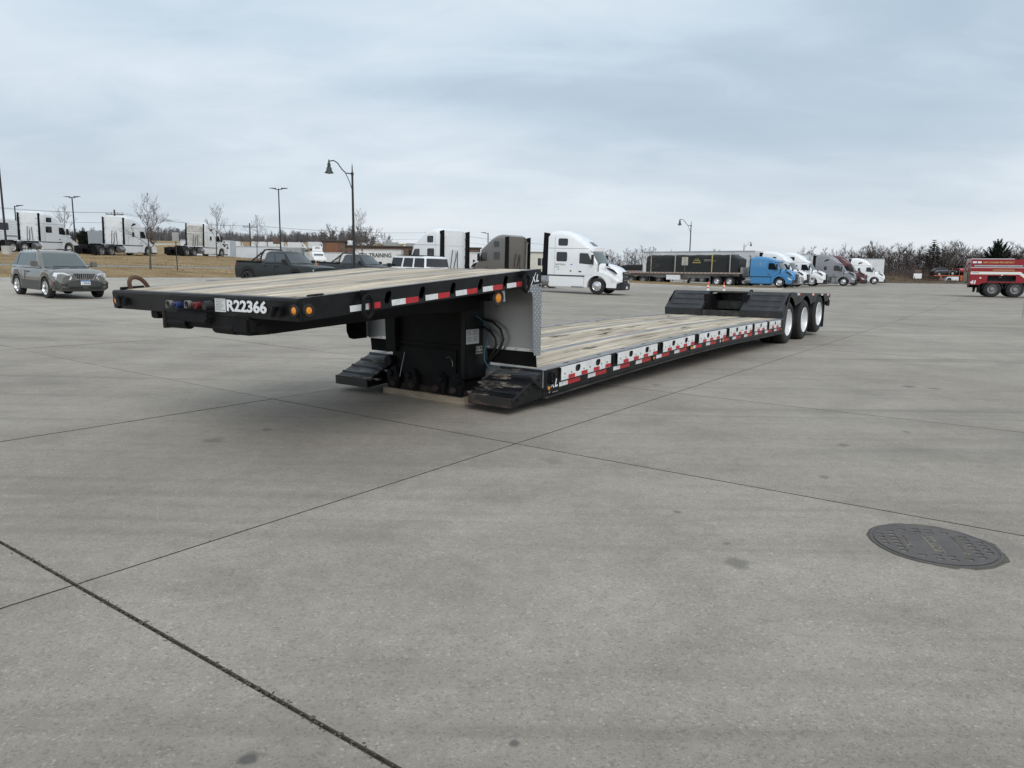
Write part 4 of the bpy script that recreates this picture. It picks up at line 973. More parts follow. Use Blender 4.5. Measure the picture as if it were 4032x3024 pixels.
def tractor(label, loc, ang, style, body, rim=None, wb=(5.4, 6.72), group=None, name='semi_tractor', roof_dark=False, bullbar=None, stack=False, dirty_back=None, extender=.42, sideprint=None, high=True, fifth=True):
    x, y = loc; rim = rim or M['wheelalu']
    o = thing(name, label, 'semi truck', (x, y, Gz(x, y) + .0), R(ang), group)
    def P(nm, mb, m, bevel=0, par=None, **kw): return mb.build(nm, m, par or o, bevel, **kw)
    hs = 1.0
    if style == 'vnl':   prof = [(-3.45, 3.86), (-3.2, 3.98), (-2.7, 4.02), (-2.2, 3.96), (-1.75, 3.80), (-1.3, 3.55), (-.95, 3.30), (-.65, 3.08), (-.42, 2.95), (-.30, 2.80)]
    elif style == 'cas': prof = [(-3.45, 3.90), (-3.2, 3.98), (-2.7, 3.99), (-2.1, 3.93), (-1.6, 3.78), (-1.2, 3.56), (-.85, 3.26), (-.6, 3.0), (-.42, 2.86), (-.32, 2.74)]
    else:                prof = [(-3.2, 3.10), (-3.0, 3.24), (-2.5, 3.30), (-2.0, 3.27), (-1.5, 3.18), (-1.1, 3.06), (-.8, 2.96), (-.55, 2.88), (-.42, 2.84), (-.30, 2.74)]
    xb = prof[0][0]
    def wrp(X, Y, Z):
        if X > -.75: X -= .30 * (abs(Y) / 1.22) ** 2.4 * smooth01((X + .75) / .6)
        return (X, Y, Z)
    secs = [csec(a, 1.16, b, 1.22 - .05 * smooth01((b - 3) / 1.2) * 0, .34 if b > 3.2 else .22, .34 if b > 3.2 else .20, tumble=.10) for a, b in prof]
    secs += [csec(-.26, 1.16, 2.66, 1.20, .10, .12, tumble=.06), csec(-.02, 1.16, 2.30, 1.19, .06, .08), csec(.20, 1.16, 1.96, 1.16, .05, .06)]
    P('cab', MB().loft(secs).warp(wrp), body, angle=30)
    # windscreen, sitting on the sloping front
    ws = []
    for t_ in (0, .25, .5, .75, 1):
        X = -.245 + .435 * t_ + .012; Z = 2.63 - .68 * t_ + .012; hw = 1.00 + .06 * t_
        ws.append([(X, -hw + 2 * hw * k / 8, Z) for k in range(9)])
    P('windscreen', MB().loft(ws, cap=False, closed=False).warp(wrp), M['glasslite'], angle=60)
    P('visor', MB().loft([csec(-.40, 2.72, 2.90, 1.19, .05, .05), csec(-.12, 2.66, 2.74, 1.17, .03, .03)]).warp(wrp), body, angle=40)
    # bonnet and wings
    if style == 'cas': hp = [(.02, 1.98, 1.00), (.4, 1.90, .96), (.8, 1.78, .90), (1.15, 1.62, .83), (1.38, 1.40, .76), (1.46, 1.15, .72)]
    else: hp = [(.02, 1.98, 1.00), (.4, 1.93, .96), (.8, 1.83, .88), (1.15, 1.69, .78), (1.38, 1.50, .70), (1.47, 1.25, .66)]
    P('bonnet', MB().loft([csec(a, .80, b, c, .30, .30, tumble=.04) for a, b, c in hp]), body, angle=32)
    wing = [(-.86, .40), (-.86, 1.13), (-.50, 1.33), (-.1, 1.42), (.35, 1.38), (.85, 1.20), (1.18, 1.02), (1.34, .86), (1.30, .44), (.66, .44)] + arc(0, .52, .66, -8, 188, 11) + [(-.66, .40)]
    for s in (-1, 1):
        P('wing', MB().prism(wing, 'y', s * .66 if s < 0 else .66, s * 1.21 if s < 0 else 1.21), body, .05)
        P('headlamp', MB().prism([(.80, 1.13), (1.24, .92), (1.31, .78), (1.00, .84)], 'y', s * 1.205, s * 1.222), M['lamp'], par=None)
        P('air_intake', MB().prism([(.55, 1.72), (.95, 1.60), (1.22, 1.36), (1.16, 1.34), (.85, 1.50), (.60, 1.62)], 'y', s * .80, s * .965), M['plastic'])
        P('indicator', MB().box(.95, 1.08, s * 1.21 - .004, s * 1.21 + .006, .80, .825), M['amber'])
        # door, glass, mirrors
        d = P('door', MB().prism([(-1.34, 1.20), (-.42, 1.20), (-.24, 1.42), (-.24, 2.1), (-.52, 2.66), (-1.34, 2.66)], 'y', s * 1.221, s * 1.229), body, .004)
        P('door_window', MB().prism([(-1.24, 1.92), (-.46, 1.86), (-.42, 2.08), (-.66, 2.56), (-1.18, 2.58), (-1.24, 2.5)], 'y', s * 1.230, s * 1.236), M['glass'], par=d)
        P('handle', MB().box(-1.26, -1.08, s * 1.229 - .01, s * 1.229 + .01, 1.36, 1.44), M['plastic'], par=d)
        P('mirror', MB().box(-.36, -.24, s * 1.36 - .10, s * 1.36 + .10, 1.88, 2.48).tube([(-.32, s * 1.2, 2.52), (-.30, s * 1.36, 2.46)], .02, 6).tube([(-.32, s * 1.2, 1.86), (-.30, s * 1.36, 1.9)], .02, 6), M['plastic'], .02)
        P('bonnet_mirror', MB().tube([(.72, s * .92, 1.55), (.80, s * 1.06, 1.72), (.62, s * 1.12, 1.86)], .025, 6).box(.55, .68, s * 1.12 - .07, s * 1.12 + .07, 1.78, 1.96), M['plastic'], .01)
        if style == 'vnl':
            P('sleeper_window', MB().prism(rrect(-2.85, -2.1, 2.02, 2.62, .10), 'y', s * 1.221, s * 1.229), M['glass'])
            P('sleeper_window', MB().prism(rrect(-2.75, -2.08, 3.02, 3.48, .10), 'y', s * 1.221, s * 1.229), M['glass'])
        elif style == 'cas':
            P('sleeper_window', MB().prism(rrect(-2.42, -2.08, 1.98, 2.46, .08), 'y', s * 1.221, s * 1.229), M['glass'])
            P('vista_window', MB().prism([(-2.45, 3.02), (-1.82, 3.22), (-1.86, 3.34), (-2.2, 3.36), (-2.45, 3.15)], 'y', s * 1.22, s * 1.229), M['glass'])
        else:
            P('sleeper_window', MB().prism(rrect(-2.18, -2.06, 2.34, 2.66, .03), 'y', s * 1.221, s * 1.229), M['grey'])
        # fairings below the cab
        P('side_fairing', MB().prism([(xb + .05, .36), (-.87, .36), (-.87, 1.10), (xb + .05, 1.12)], 'y', s * .80, s * 1.20), body if style != 'mid' else body, .06)
        P('step', MB().box(-1.75, -.95, s * 1.19, s * 1.27, .40, .46), M['alu'] if style != 'mid' else body, .01)
        P('sill_gap', MB().box(xb + .1, -.5, s * 1.10, s * 1.206, 1.10, 1.17), M['plastic'])
        P('side_extender', MB().prism([(xb - extender, 1.20), (xb + .02, 1.20), (xb + .06, 3.80 if high else 3.0), (xb - extender + .06, 3.86 if high else 3.05)], 'y', s * 1.10, s * 1.19), M['mudflap'], .01)
        P('panel_seam', MB().box(-2.98 if style != 'mid' else -1.36, -2.965 if style != 'mid' else -1.345, s * 1.2195, s * 1.2235, 1.18, 3.55 if high else 2.8), M['inkgrey'])
        P('panel_seam', MB().box(xb + .02, -.6, s * 1.2195, s * 1.2235, 2.84, 2.865), M['inkgrey'])
        wheel(o, 0, s * 1.04, .52, s, .52, .30, rim, 'steer')
        for a in wb: wheel(o, -a, s * 1.08, .52, s, .52, .27, rim, 'drive', dual=True)
        P('quarter_fender', MB().prism(arc(-wb[0], .52, .60, 60, 150, 6) + arc(-wb[0], .52, .57, 150, 60, 6), 'y', s * .72, s * 1.2), M['plastic'])
        P('mud_flap', MB().box(-wb[1] - .72, -wb[1] - .70, s * .62 if s > 0 else -1.2, 1.2 if s > 0 else -.62, .18, .95), M['mudflap'])
    P('grille', MB().prism(rrect(-.46, .46, .66, 1.46, .10), 'x', 1.44, 1.53), M['plastic'], .01)
    P('grille_bars', MB().box(1.525, 1.545, -.42, .42, 1.36, 1.40).box(1.525, 1.545, -.42, .42, 1.14, 1.16).box(1.525, 1.545, -.42, .42, .92, .94), M['chrome'])
    P('bumper', MB().prism([(.70, -1.20), (1.30, -1.20), (1.55, -.85), (1.62, -.4), (1.62, .4), (1.55, .85), (1.30, 1.20), (.70, 1.20), (.70, 1.0), (1.2, .8), (1.2, -.8), (.70, -1.0)], 'z', .30, .74), M['plastic'] if style != 'mid' else M['silverlow'], .04)
    P('number_plate', MB().box(1.622, 1.63, -.16, .16, .38, .54), M['decal'])
    P('chassis', MB().box(-wb[1] - .8, .9, -.46, -.36, .70, 1.0).box(-wb[1] - .8, .9, .36, .46, .70, 1.0).box(-wb[1] - .8, -wb[1] - .7, -.46, .46, .70, 1.0).box(-3.3, 1.2, -.36, .36, .55, 1.1), M['blackmat'])
    for a in (0,) + wb: P('axle', MB().tube([(-a, -1.0, .52), (-a, 1.0, .52)], .07, 8).lathe([(-.2, .05), (-.1, .2), (.1, .2), (.2, .05)], 'y', (-a, 0, .52), 10), M['blackmat'])
    if fifth: P('fifth_wheel', MB().prism(ellipse(-(wb[0] + wb[1]) / 2, 0, .52, .48, 18), 'z', 1.14, 1.20).box(-wb[1], -wb[0], -.4, .4, 1.0, 1.14), M['blackmat'])
    P('catwalk', MB().box(xb - 1.0, xb - .05, -.45, .45, 1.0, 1.04), M['alusheet'])
    for s in (-1, 1): P('fuel_tank', MB().lathe([(xb - .55, .0005), (xb - .55, .28), (xb - .5, .31), (xb + .1, .31)], 'x', (0, s * .86, .70), 16), M['alu'])
    # back wall detail
    bw = dirty_back or body
    P('back_panel', MB().prism(rrect(-1.02, 1.02, 1.30, 2.75, .12), 'x', xb - .02, xb - .003), bw, .006)
    if high: P('back_panel', MB().prism(rrect(-.98, .98, 2.82, 3.62, .14), 'x', xb - .02, xb - .003), bw, .006)
    P('hose_frame', MB().tube([(xb - .08, -.35, 1.2), (xb - .12, -.30, 2.5), (xb - .12, .15, 2.55), (xb - .08, .3, 1.2)], .025, 6), M['plastic'])
    P('coiled_hose', MB().tube([(xb - .14 - .05 * math.sin(k * 1.3), -.15 + .03 * k, 2.35 - .11 * k - .5 * math.sin(k / 11 * 3.14)) for k in range(12)], .03, 6), M['hoseblack'])
    for k in range(4): P('extender_bracket', MB().box(xb - .34, xb - .01, 1.04, 1.09, 1.5 + .6 * k, 1.54 + .6 * k).box(xb - .34, xb - .01, -1.09, -1.04, 1.5 + .6 * k, 1.54 + .6 * k), M['plastic'])
    if stack:
        for s in ((1, -1) if stack == 2 else (-1,)): P('exhaust_stack', MB().tube([(xb - .12, s * 1.0, 1.1), (xb - .12, s * 1.0, 3.25), (xb - .22, s * 1.0, 3.45)], [.09, .075, .075], 10), M['greywheel'])
    if bullbar:
        P('bull_bar', MB().tube([(1.45, -.95, .42), (1.86, -.9, .42), (1.88, -.9, 1.02), (1.86, -.45, 1.12), (1.86, .45, 1.12), (1.88, .9, 1.02), (1.86, .9, .42), (1.45, .95, .42)], .05, 8).tube([(1.88, -.9, .72), (1.88, .9, .72)], .04, 8).tube([(1.87, -.45, .42), (1.87, -.45, 1.12)], .04, 8).tube([(1.87, .45, .42), (1.87, .45, 1.12)], .04, 8).tube([(1.87, -.9, .44), (1.87, .9, .44)], .045, 8), bullbar)
    if style == 'vnl' and high: P('roof_window', MB().prism([(-.95, -.34), (-.62, -.42), (-.62, .42), (-.95, .34)], 'z', 3.0, 3.35).warp(lambda X, Y, Z: (X, Y, np.interp(X, [p[0] for p in prof], [p[1] for p in prof]) + (.004 if Z < 3.2 else .012))), M['glass'])
    for yv in (-.7, -.35, 0, .35, .7): P('cab_lamp', MB().box(-.34, -.28, yv - .05, yv + .05, 2.885, 2.91), M['amber'])
    return seat(o, 3.0, 1.0)

def rib_box(o, name, x0, x1, y0, y1, z0, z1, m, step=.6, parts=True):
    b = MB().box(x0, x1, y0, y1, z0, z1).build(name, m, o, .02)
    return b
def van_trailer(label, loc, ang, L, m, group=None, text=None, base=1.1, top=4.05, name='box_trailer', wheels=True, refr=False, ribs=0):
    x, y = loc; o = thing(name, label, 'trailer', (x, y, Gz(x, y)), R(ang), group)     # origin at the nose, body runs to -x
    MB().box(-L, 0, -1.29, 1.29, base, top).build('body', m, o, .03)
    for s in (-1, 1):
        MB().box(-L, 0, s * 1.29, s * 1.302, top - .16, top).build('top_rail', M['alusheet'], o)
        MB().box(-L, 0, s * 1.29, s * 1.306, base, base + .22).build('bottom_rail', M['alusheet'], o)
        n = int(L / 1.2)
        for k in range(n + 1): MB().box(-L + k * L / n - .02, -L + k * L / n + .02, s * 1.29, s * 1.298, base + .22, top - .16).build('side_post', m, o)
    MB().box(-L - .012, -L, -1.26, -.01, base + .05, top - .08).build('rear_door', m, o)
    MB().box(-L - .012, -L, .01, 1.26, base + .05, top - .08).build('rear_door', m, o)
    if wheels:
        MB().box(-L + .3, -L + 3.2, -.5, .5, .75, base).build('slider', M['blackmat'], o)
        for a in (1.0, 2.25):
            for s in (-1, 1): wheel(o, -L + a, s * 1.1, .51, s, .51, .27, M['greywheel'], 'drive', dual=True)
            MB().tube([(-L + a, -1, .51), (-L + a, 1, .51)], .07, 8).build('axle', M['blackmat'], o)
        for s in (-1, 1): MB().box(-2.6, -2.45, s * .7 - .06, s * .7 + .06, .05, base).box(-2.7, -2.35, s * .7 - .12, s * .7 + .12, .0, .05).build('landing_leg', M['blackmat'], o)
        MB().box(-L, -L + .08, -1.2, 1.2, .45, .55).box(-L, -L + .08, -.9, -.8, .55, base).box(-L, -L + .08, .8, .9, .55, base).build('underride_guard', M['blackmat'], o)
    if refr: MB().box(0, .55, -.95, .95, 2.3, 3.8).build('chiller_unit', M['whitebox'], o, .05)
    if text:
        for (body, size, tx, tz, mm, sxx) in text:
            lettering(body, size, mm, o, frame3((tx, -1.305, tz), (1, 0, 0), (0, 0, 1)), bold=size * .03, sx=sxx)
    return o

# ---------------------------------------------------------------- cars
def car(label, loc, ang, kind, body, group=None, lower=None, dz=0.0, name=None, zpos=None, pitch=0.0):
    x, y = loc
    S = dict(
        suv=dict(L=4.45, Wd=1.84, H=1.70, wb=2.62, belt=1.09, hood=1.04, gx0=-2.08, gx1=.98, rx0=-1.70, rx1=.30, rw=.68, r=.37, cl=.30, nose=.84, cat='car', nm='suv'),
        modern=dict(L=4.8, Wd=1.9, H=1.68, wb=2.85, belt=1.10, hood=1.02, gx0=-2.25, gx1=1.0, rx0=-1.75, rx1=.1, rw=.62, r=.37, cl=.30, nose=.82, cat='car', nm='suv'),
        sedan=dict(L=4.8, Wd=1.84, H=1.46, wb=2.8, belt=.95, hood=.90, gx0=-1.75, gx1=.95, rx0=-1.05, rx1=.1, rw=.58, r=.33, cl=.22, nose=.70, cat='car', nm='sedan'),
        boxy=dict(L=4.85, Wd=2.06, H=2.02, wb=3.12, belt=1.36, hood=1.24, gx0=-2.28, gx1=.62, rx0=-2.20, rx1=.42, rw=.86, r=.45, cl=.42, nose=1.12, cat='car', nm='boxy_suv'),
        pickup=dict(L=5.9, Wd=2.16, H=2.03, wb=3.68, belt=1.36, hood=1.28, gx0=-.86, gx1=1.46, rx0=-.68, rx1=.72, rw=.74, r=.44, cl=.46, nose=1.16, cat='pickup', nm='pickup_truck'))[kind]
    z0 = Gz(x, y) if zpos is None else zpos
    o = thing(name or S['nm'], label, S['cat'], (x, y, z0), R(ang), group)
    if pitch: o.rotation_euler = (0, R(pitch), R(ang))
    def P(nm, mb, m, bevel=0, par=None, **kw): return mb.build(nm, m, par or o, bevel, **kw)
    L, Wd, belt, hood, r, cl = S['L'], S['Wd'] / 2, S['belt'], S['hood'], S['r'], S['cl']
    xf, xr = L / 2 + (.05 if kind != 'pickup' else .12), -L / 2 + (.05 if kind != 'pickup' else .12); wx = (S['wb'] / 2, -S['wb'] / 2)
    xs_ = sorted(set([xf, xf - .05, xf - .16, xf - .35, xr, xr + .05, xr + .16, xr + .35, S['gx1'] + .05, S['gx1'] - .25, 0, -.6] + [c + k * r * 1.22 for c in wx for k in (-1.0, -.999, -.9, -.7, -.4, 0, .4, .7, .9, .999, 1.0)]))
    xs_ = [v for v in xs_ if xr <= v <= xf]
    secs = []
    for X in xs_:
        ft = smooth01((xf - X) / .5); rtl = smooth01((X - xr) / .35)
        zb = cl
        for c in wx:
            if abs(X - c) < r * 1.22 * .9995: zb = max(zb, r + math.sqrt(max(0, (r * 1.2) ** 2 - (X - c) ** 2)) * .98)
        if X > S['gx1'] - .25: zt_ = S['nose'] + (hood - S['nose']) * smooth01((xf - X) / .55) ** .7 + (belt - hood) * smooth01((S['gx1'] + .35 - X) / .6)
        else: zt_ = belt
        if kind == 'pickup' and X < S['gx0']: zt_ = belt + .04
        if kind not in ('pickup', 'boxy'): zt_ -= .05 * (1 - rtl)
        w_ = Wd * (.80 + .20 * ft ** .6) * (.90 + .10 * rtl ** .6) if kind not in ('boxy', 'pickup') else Wd * (.90 + .10 * ft ** .6)
        zb = min(zb, zt_ - .12)
        if X >= xf - .06: zb = max(zb, cl + .12)
        zm = zb + (zt_ - zb) * .55
        rr_ = min(.16, (zt_ - zb) * .4)
        out = [(X, -w_ * .94, zb), (X, -w_, zb + (zm - zb) * .5), (X, -w_ * 1.0, zm)]
        for i in range(5): a = R(90 * i / 4); out.append((X, -(w_ * .965 - rr_ + rr_ * math.cos(a)), zt_ - rr_ + rr_ * math.sin(a)))
        out.append((X, -w_ * .45, zt_ + .03 if X > S['gx1'] - .2 else zt_ + .004))
        secs.append(out + [(p[0], -p[1], p[2]) for p in reversed(out)])
    P('body', MB().loft(secs), body, angle=32)
    P('underbody', MB().box(xr + .25, xf - .3, -Wd * .72, Wd * .72, cl - .04, cl + .25), M['plastic'], .04)
    # greenhouse
    def gsec(t):
        a0 = S['gx0'] + (S['rx0'] - S['gx0']) * t; a1 = S['gx1'] + (S['rx1'] - S['gx1']) * t; hw = Wd * .93 + (S['rw'] - Wd * .93) * t; z = belt - .03 + (S['H'] - .05 - belt + .03) * t
        return a0, a1, hw, z
    gl = []
    for t in (0, .25, .5, .75, .95, 1.0):
        a0, a1, hw, z = gsec(t); rr_ = .16
        if t == 1.0: a0 += .10; a1 -= .12; hw -= .10; z = S['H'] - .015
        gl.append([(px_ - (.14 * (abs(py_) / hw) ** 2 if px_ > (a0 + a1) / 2 else -.08 * (abs(py_) / hw) ** 2) * (1 if abs(px_ - a1) < rr_ * 2 or abs(px_ - a0) < rr_ * 2 else 0), py_, z) for px_, py_ in rrect(a0, a1, -hw, hw, rr_, 4)])
    a0, a1, hw, z = gsec(1.0); gl.append([(a0 + (a1 - a0) * .5 + (q[0] - (a0 + a1) / 2) * .35, q[1] * .4, S['H'] + .012) for q in gl[-1]])
    P('cabin', MB().loft(gl), body, angle=35)
    def side(t0, t1, fa0, fa1, fb0, fb1, s, e=.010):   # pane on the side: t heights, fractions along
        pts = []
        for t, (fa, fb) in ((t0, (fa0, fa1)), (t1, (fb0, fb1))):
            A0, A1, HW, Z = gsec(t); pts += [(A0 + (A1 - A0) * fa, s * (HW + e), Z), (A0 + (A1 - A0) * fb, s * (HW + e), Z)]
        mb = MB().add(pts + [(p[0], p[1] - s * .02, p[2]) for p in pts], [(0, 1, 3, 2), (4, 6, 7, 5), (0, 4, 5, 1), (2, 3, 7, 6), (0, 2, 6, 4), (1, 5, 7, 3)]); return mb
    panes = {'suv': ((.055, .20, .10, .17, 0), (.235, .50, .20, .49, 0), (.53, .80, .52, .84, 0)), 'modern': ((.05, .24, .10, .24, 0), (.26, .52, .26, .52, 0), (.55, .84, .55, .88, 0)),
             'sedan': ((.12, .46, .06, .46, 0), (.49, .86, .49, .92, 0)), 'boxy': ((.04, .30, .04, .30, 0), (.345, .60, .345, .60, 0), (.645, .92, .645, .94, 0)), 'pickup': ((.10, .47, .07, .47, 0), (.50, .86, .50, .93, 0))}[kind]
    for s in (-1, 1):
        for a, b, c, d, _ in panes: P('side_window', side(.14, .88, a, b, c, d, s), M['glasslite'] if kind == 'suv' else M['glasstint'] if kind == 'pickup' else M['glass'])
        P('door_seam', MB().box(panes[-1][0] * (S['gx1'] - S['gx0']) + S['gx0'] - .06, panes[-1][0] * (S['gx1'] - S['gx0']) + S['gx0'] - .045, s * Wd - .01, s * Wd + .003, cl + .12, belt - .12), M['hoseblack'])
        for hx in (panes[-1][0], panes[-2][0] if kind != 'pickup' else panes[0][0]):
            P('door_handle', MB().box(S['gx0'] + hx * (S['gx1'] - S['gx0']) + .02, S['gx0'] + hx * (S['gx1'] - S['gx0']) + .22, s * (Wd + .015) - .015, s * (Wd + .015) + .012, belt - .20, belt - .15), body if kind != 'boxy' else M['plastic'], .008)
        mxx = S['gx1'] - .30 if kind != 'pickup' else S['gx1'] - .42
        P('door_mirror', MB().box(mxx - .07, mxx + .09, s * (Wd + .09) - .11, s * (Wd + .09) + .11, belt + .02, belt + .22).box(mxx - .02, mxx + .04, s * (Wd - .08) - .06, s * (Wd - .04) + .06, belt + .02, belt + .07), body if kind == 'suv' else M['plastic'], .035)
        for c in wx:
            wheel(o, c, s * (Wd - .10), r, s, r, .24 if kind != 'pickup' else .32, M['wheelalu'] if kind in ('suv', 'modern', 'boxy') else M['plastic'], 'car')
            ar = arc(c, r, r * 1.30, 0, 180, 12) + arc(c, r, r * 1.15, 180, 0, 12)
            P('wheel_arch', MB().prism(ar, 'y', s * (Wd - .03), s * (Wd + .012)), body if kind == 'suv' else M['plastic'], .006)
    # windscreen and back glass on the sloping ends
    def endpane(front, t0, t1, k, e=.012):
        rows = []
        for t in (t0, (t0 + t1) / 2, t1):
            A0, A1, HW, Z = gsec(t); hw_ = HW - .11
            rows.append([((A1 + e - .14 * abs(q) ** 2 * (hw_ / HW) ** 2) if front else (A0 - e + .08 * abs(q) ** 2 * (hw_ / HW) ** 2), q * hw_, Z + e * .6) for q in (-1, -.66, -.33, 0, .33, .66, 1)])
        return MB().loft(rows, cap=False, closed=False)
    P('windscreen', endpane(True, .06, .90, 0), M['glasslite'] if kind != 'pickup' else M['glasstint'], angle=60)
    P('rear_window', endpane(False, .20, .86, 0), M['glass'], angle=60)
    P('wiper', MB().tube([(S['gx1'] + .01 - .03, -.5, belt + .03), (S['gx1'] - .02, .05, belt + .06)], .012, 5).tube([(S['gx1'] - .01, .05, belt + .03), (S['gx1'] - .06, .62, belt + .05)], .012, 5), M['plastic'])
    # nose
    low = lower or M['plastic']
    if kind == 'suv':
        P('bumper', MB().prism([(xf - .42, -Wd * 1.005), (xf - .16, -Wd * .97), (xf + .04, -Wd * .62), (xf + .09, 0), (xf + .04, Wd * .62), (xf - .16, Wd * .97), (xf - .42, Wd * 1.005), (xf - .5, .6), (xf - .5, -.6)], 'z', .34, .665), low, .05, seg=3)
        P('rear_bumper', MB().prism([(xr + .42, -Wd * 1.0), (xr + .1, -Wd * .95), (xr - .06, -Wd * .6), (xr - .06, Wd * .6), (xr + .1, Wd * .95), (xr + .42, Wd * 1.0)], 'z', .34, .68), low, .05)
        for s in (-1, 1):
            P('sill', MB().prism([(-1.0, .27), (.9, .27), (.9, .62), (-1.0, .62)], 'y', s * Wd * .985, s * Wd * 1.012), low, .02)
            P('side_moulding', MB().box(-.95, .85, s * Wd * 1.0, s * Wd * 1.022, .625, .645), body)
            hl = P('headlamp', MB().prism([(s * .40, .74), (s * .44, .86), (s * .62, .945), (s * .84, .94), (s * .885, .82), (s * .80, .74)], 'x', 0, .16).warp(lambda X, Y, Z: (xf + .035 - 1.05 * max(0, abs(Y) - .42) ** 1.55 - .10 + X * .7 - .25 * max(0, Z - .7), Y, Z)), M['lamp'], .012)
            P('turn_lamp', MB().prism([(s * .46, .695), (s * .80, .69), (s * .86, .74), (s * .44, .745)], 'x', 0, .06).warp(lambda X, Y, Z: (xf + .03 - 1.05 * max(0, abs(Y) - .42) ** 1.55 - .03 + X * .6, Y, Z)), M['decal'], par=hl)
            P('reflector', MB().box(xf - .34, xf - .24, s * Wd * 1.0 - .004, s * Wd * 1.0 + .01, .56, .60), M['redlens'])
            P('roof_rail', MB().tube([(-1.55, s * .62, 1.68), (-1.45, s * .64, 1.745), (-.2, s * .64, 1.75), (.12, s * .62, 1.68)], .018, 6), M['plastic'])
        g_ = P('grille', MB().prism([(-.36, .915), (.36, .915), (.29, .725), (-.29, .725)], 'x', xf - .04, xf + .028), M['plastic'])
        P('grille_surround', MB().holed([(-.385, .93), (.385, .93), (.305, .71), (-.305, .71)], [[(-.355, .91), (.355, .91), (.285, .73), (-.285, .73)]], 'x', xf + .0, xf + .04), M['chrome'], par=g_)
        for k in range(9):
            yk = -.28 + .07 * k
            P('grille_bar', MB().box(xf + .026, xf + .042, yk - .008, yk + .008, .73, .912), M['chrome'], par=g_)
        P('emblem', MB().tube([(xf + .045, .062 * math.cos(R(a)), .82 + .05 * math.sin(R(a))) for a in range(0, 360, 24)], .008, 6, closed=True).box(xf + .04, xf + .05, -.02, .035, .735, .747).box(xf + .04, xf + .05, -.012, .002, .735, .795), M['chrome'], par=g_)
        P('lower_grille', MB().box(xf + .05, xf + .082, -.55, .55, .395, .46), M['hoseblack'])
        for s in (-1, 1): P('fog_lamp_slot', MB().box(xf - .04, xf + .055, s * .68 - .10, s * .68 + .10, .50, .54), M['hoseblack'])
        np_ = P('number_plate', MB().box(xf + .085, xf + .095, -.16, .16, .52, .675), M['decal'])
        P('plate_band', MB().box(xf + .095, xf + .0965, -.158, .158, .628, .673), M['inkblue'], par=np_)
        P('plate_characters', MB().box(xf + .095, xf + .0966, -.10, -.085, .545, .61).box(xf + .095, xf + .0966, -.05, .0, .545, .61).box(xf + .095, xf + .0966, .02, .06, .545, .61).box(xf + .095, xf + .0966, .08, .13, .545, .61), M['inkgrey'], par=np_)
    else:
        zg = S['nose'] - (.10 if kind != 'pickup' else .06)
        P('grille', MB().box(xf - .05, xf + .012, -Wd * .55, Wd * .55, zg - .32, zg), M['plastic'], .02)
        for s in (-1, 1): P('headlamp', MB().box(xf - .22, xf - .012, s * Wd * .74 - .16, s * Wd * .74 + .14, zg - .16, zg), M['lamp'], .03)
        P('bumper', MB().box(xf - .3, xf + .06, -Wd * .97, Wd * .97, cl + .02, cl + .30), low, .06)
        P('rear_bumper', MB().box(xr - .08, xr + .12, -Wd * .95, Wd * .95, cl + .08, cl + .32), low, .05)
        for s in (-1, 1): P('tail_lamp', MB().box(xr - .01, xr + .12, s * Wd * .90 - .08, s * Wd * .90 + .05, belt - .42, belt - .08), M['redlens'], .02)
    if kind == 'pickup':
        zb_ = belt + .05
        P('bed_opening', MB().box(xr + .08, S['gx0'] - .08, -Wd * .80, Wd * .80, zb_ - .006, zb_ + .004), M['hoseblack'])
        for s in (-1, 1): P('bed_rail', MB().box(xr + .02, S['gx0'] - .04, s * Wd * .90 - .07, s * Wd * .90 + .07, zb_ - .03, zb_ + .035), M['plastic'], .02)
        P('tailgate', MB().box(xr - .012, xr + .06, -Wd * .86, Wd * .86, .78, belt + .07), body, .02)
        # sport bar behind the cab
        xa = S['gx0'] - .10; zz = S['H'] + .07
        P('sport_bar', MB().tube([(xa, -.92, zb_), (xa - .02, -.80, 1.75), (xa + .08, -.66, zz - .03), (xa + .16, -.5, zz), (xa + .16, .5, zz), (xa + .08, .66, zz - .03), (xa - .02, .80, 1.75), (xa, .92, zb_)], .045, 8).tube([(xa - .72, -.92, zb_), (xa - .10, -.76, 1.86), (xa + .12, -.62, zz - .01)], .045, 8).tube([(xa - .72, .92, zb_), (xa - .10, .76, 1.86), (xa + .12, .62, zz - .01)], .045, 8), M['plastic'])
        for s in (-1, 1):
            for k in range(5): P('bar_louvre', MB().tube([(xa - .58 + .11 * k, s * (.90 - .03 * k), zb_ + .08 + .105 * k), (xa + .0, s * (.90 - .03 * k), zb_ + .08 + .105 * k)], .022, 5), M['plastic'])
    if kind == 'boxy': P('roof_rack', MB().box(-1.9, .2, -.80, .80, S['H'] + .012, S['H'] + .03), M['plastic'], .01)
    if kind == 'modern': 
        for s in (-1, 1): P('window_trim', side(.02, .08, .05, .86, .05, .86, s, .016), M['chrome'])
    if zpos is None: seat(o)
    return o
# ================================================================== PARKED VEHICLES
car('silver grey suv with roof rails standing on the lot by the grass verge', (-17.3, 27.3), -37, 'suv', M['silver'], lower=M['silverlow'])
car('charcoal pickup truck with black louvred sport bar and tinted windows', (-13.2, 41.6), -27, 'pickup', M['charcoal'])
car('dark grey pickup truck with plain tubular roll bar parked behind the charcoal one', (-11.1, 51.5), -27, 'pickup', M['slate'])
car('pale grey sedan half hidden between the pickups and the white boxy suv', (-9.3, 58), -20, 'sedan', M['silver'])
car('white boxy off-road suv with upright windows behind the gooseneck', (-5.85, 40.0), 142, 'boxy', M['white'])
tractor('white sleeper truck facing away with black side extenders beside the white boxy suv', (-6.7, 52.9), 135, 'vnl', M['white'], group='sleeper trucks parked nose out')
tractor('taupe brown sleeper truck facing away behind the gooseneck', (-2.1, 60.6), 131, 'vnl', M['tan'], stack=1)
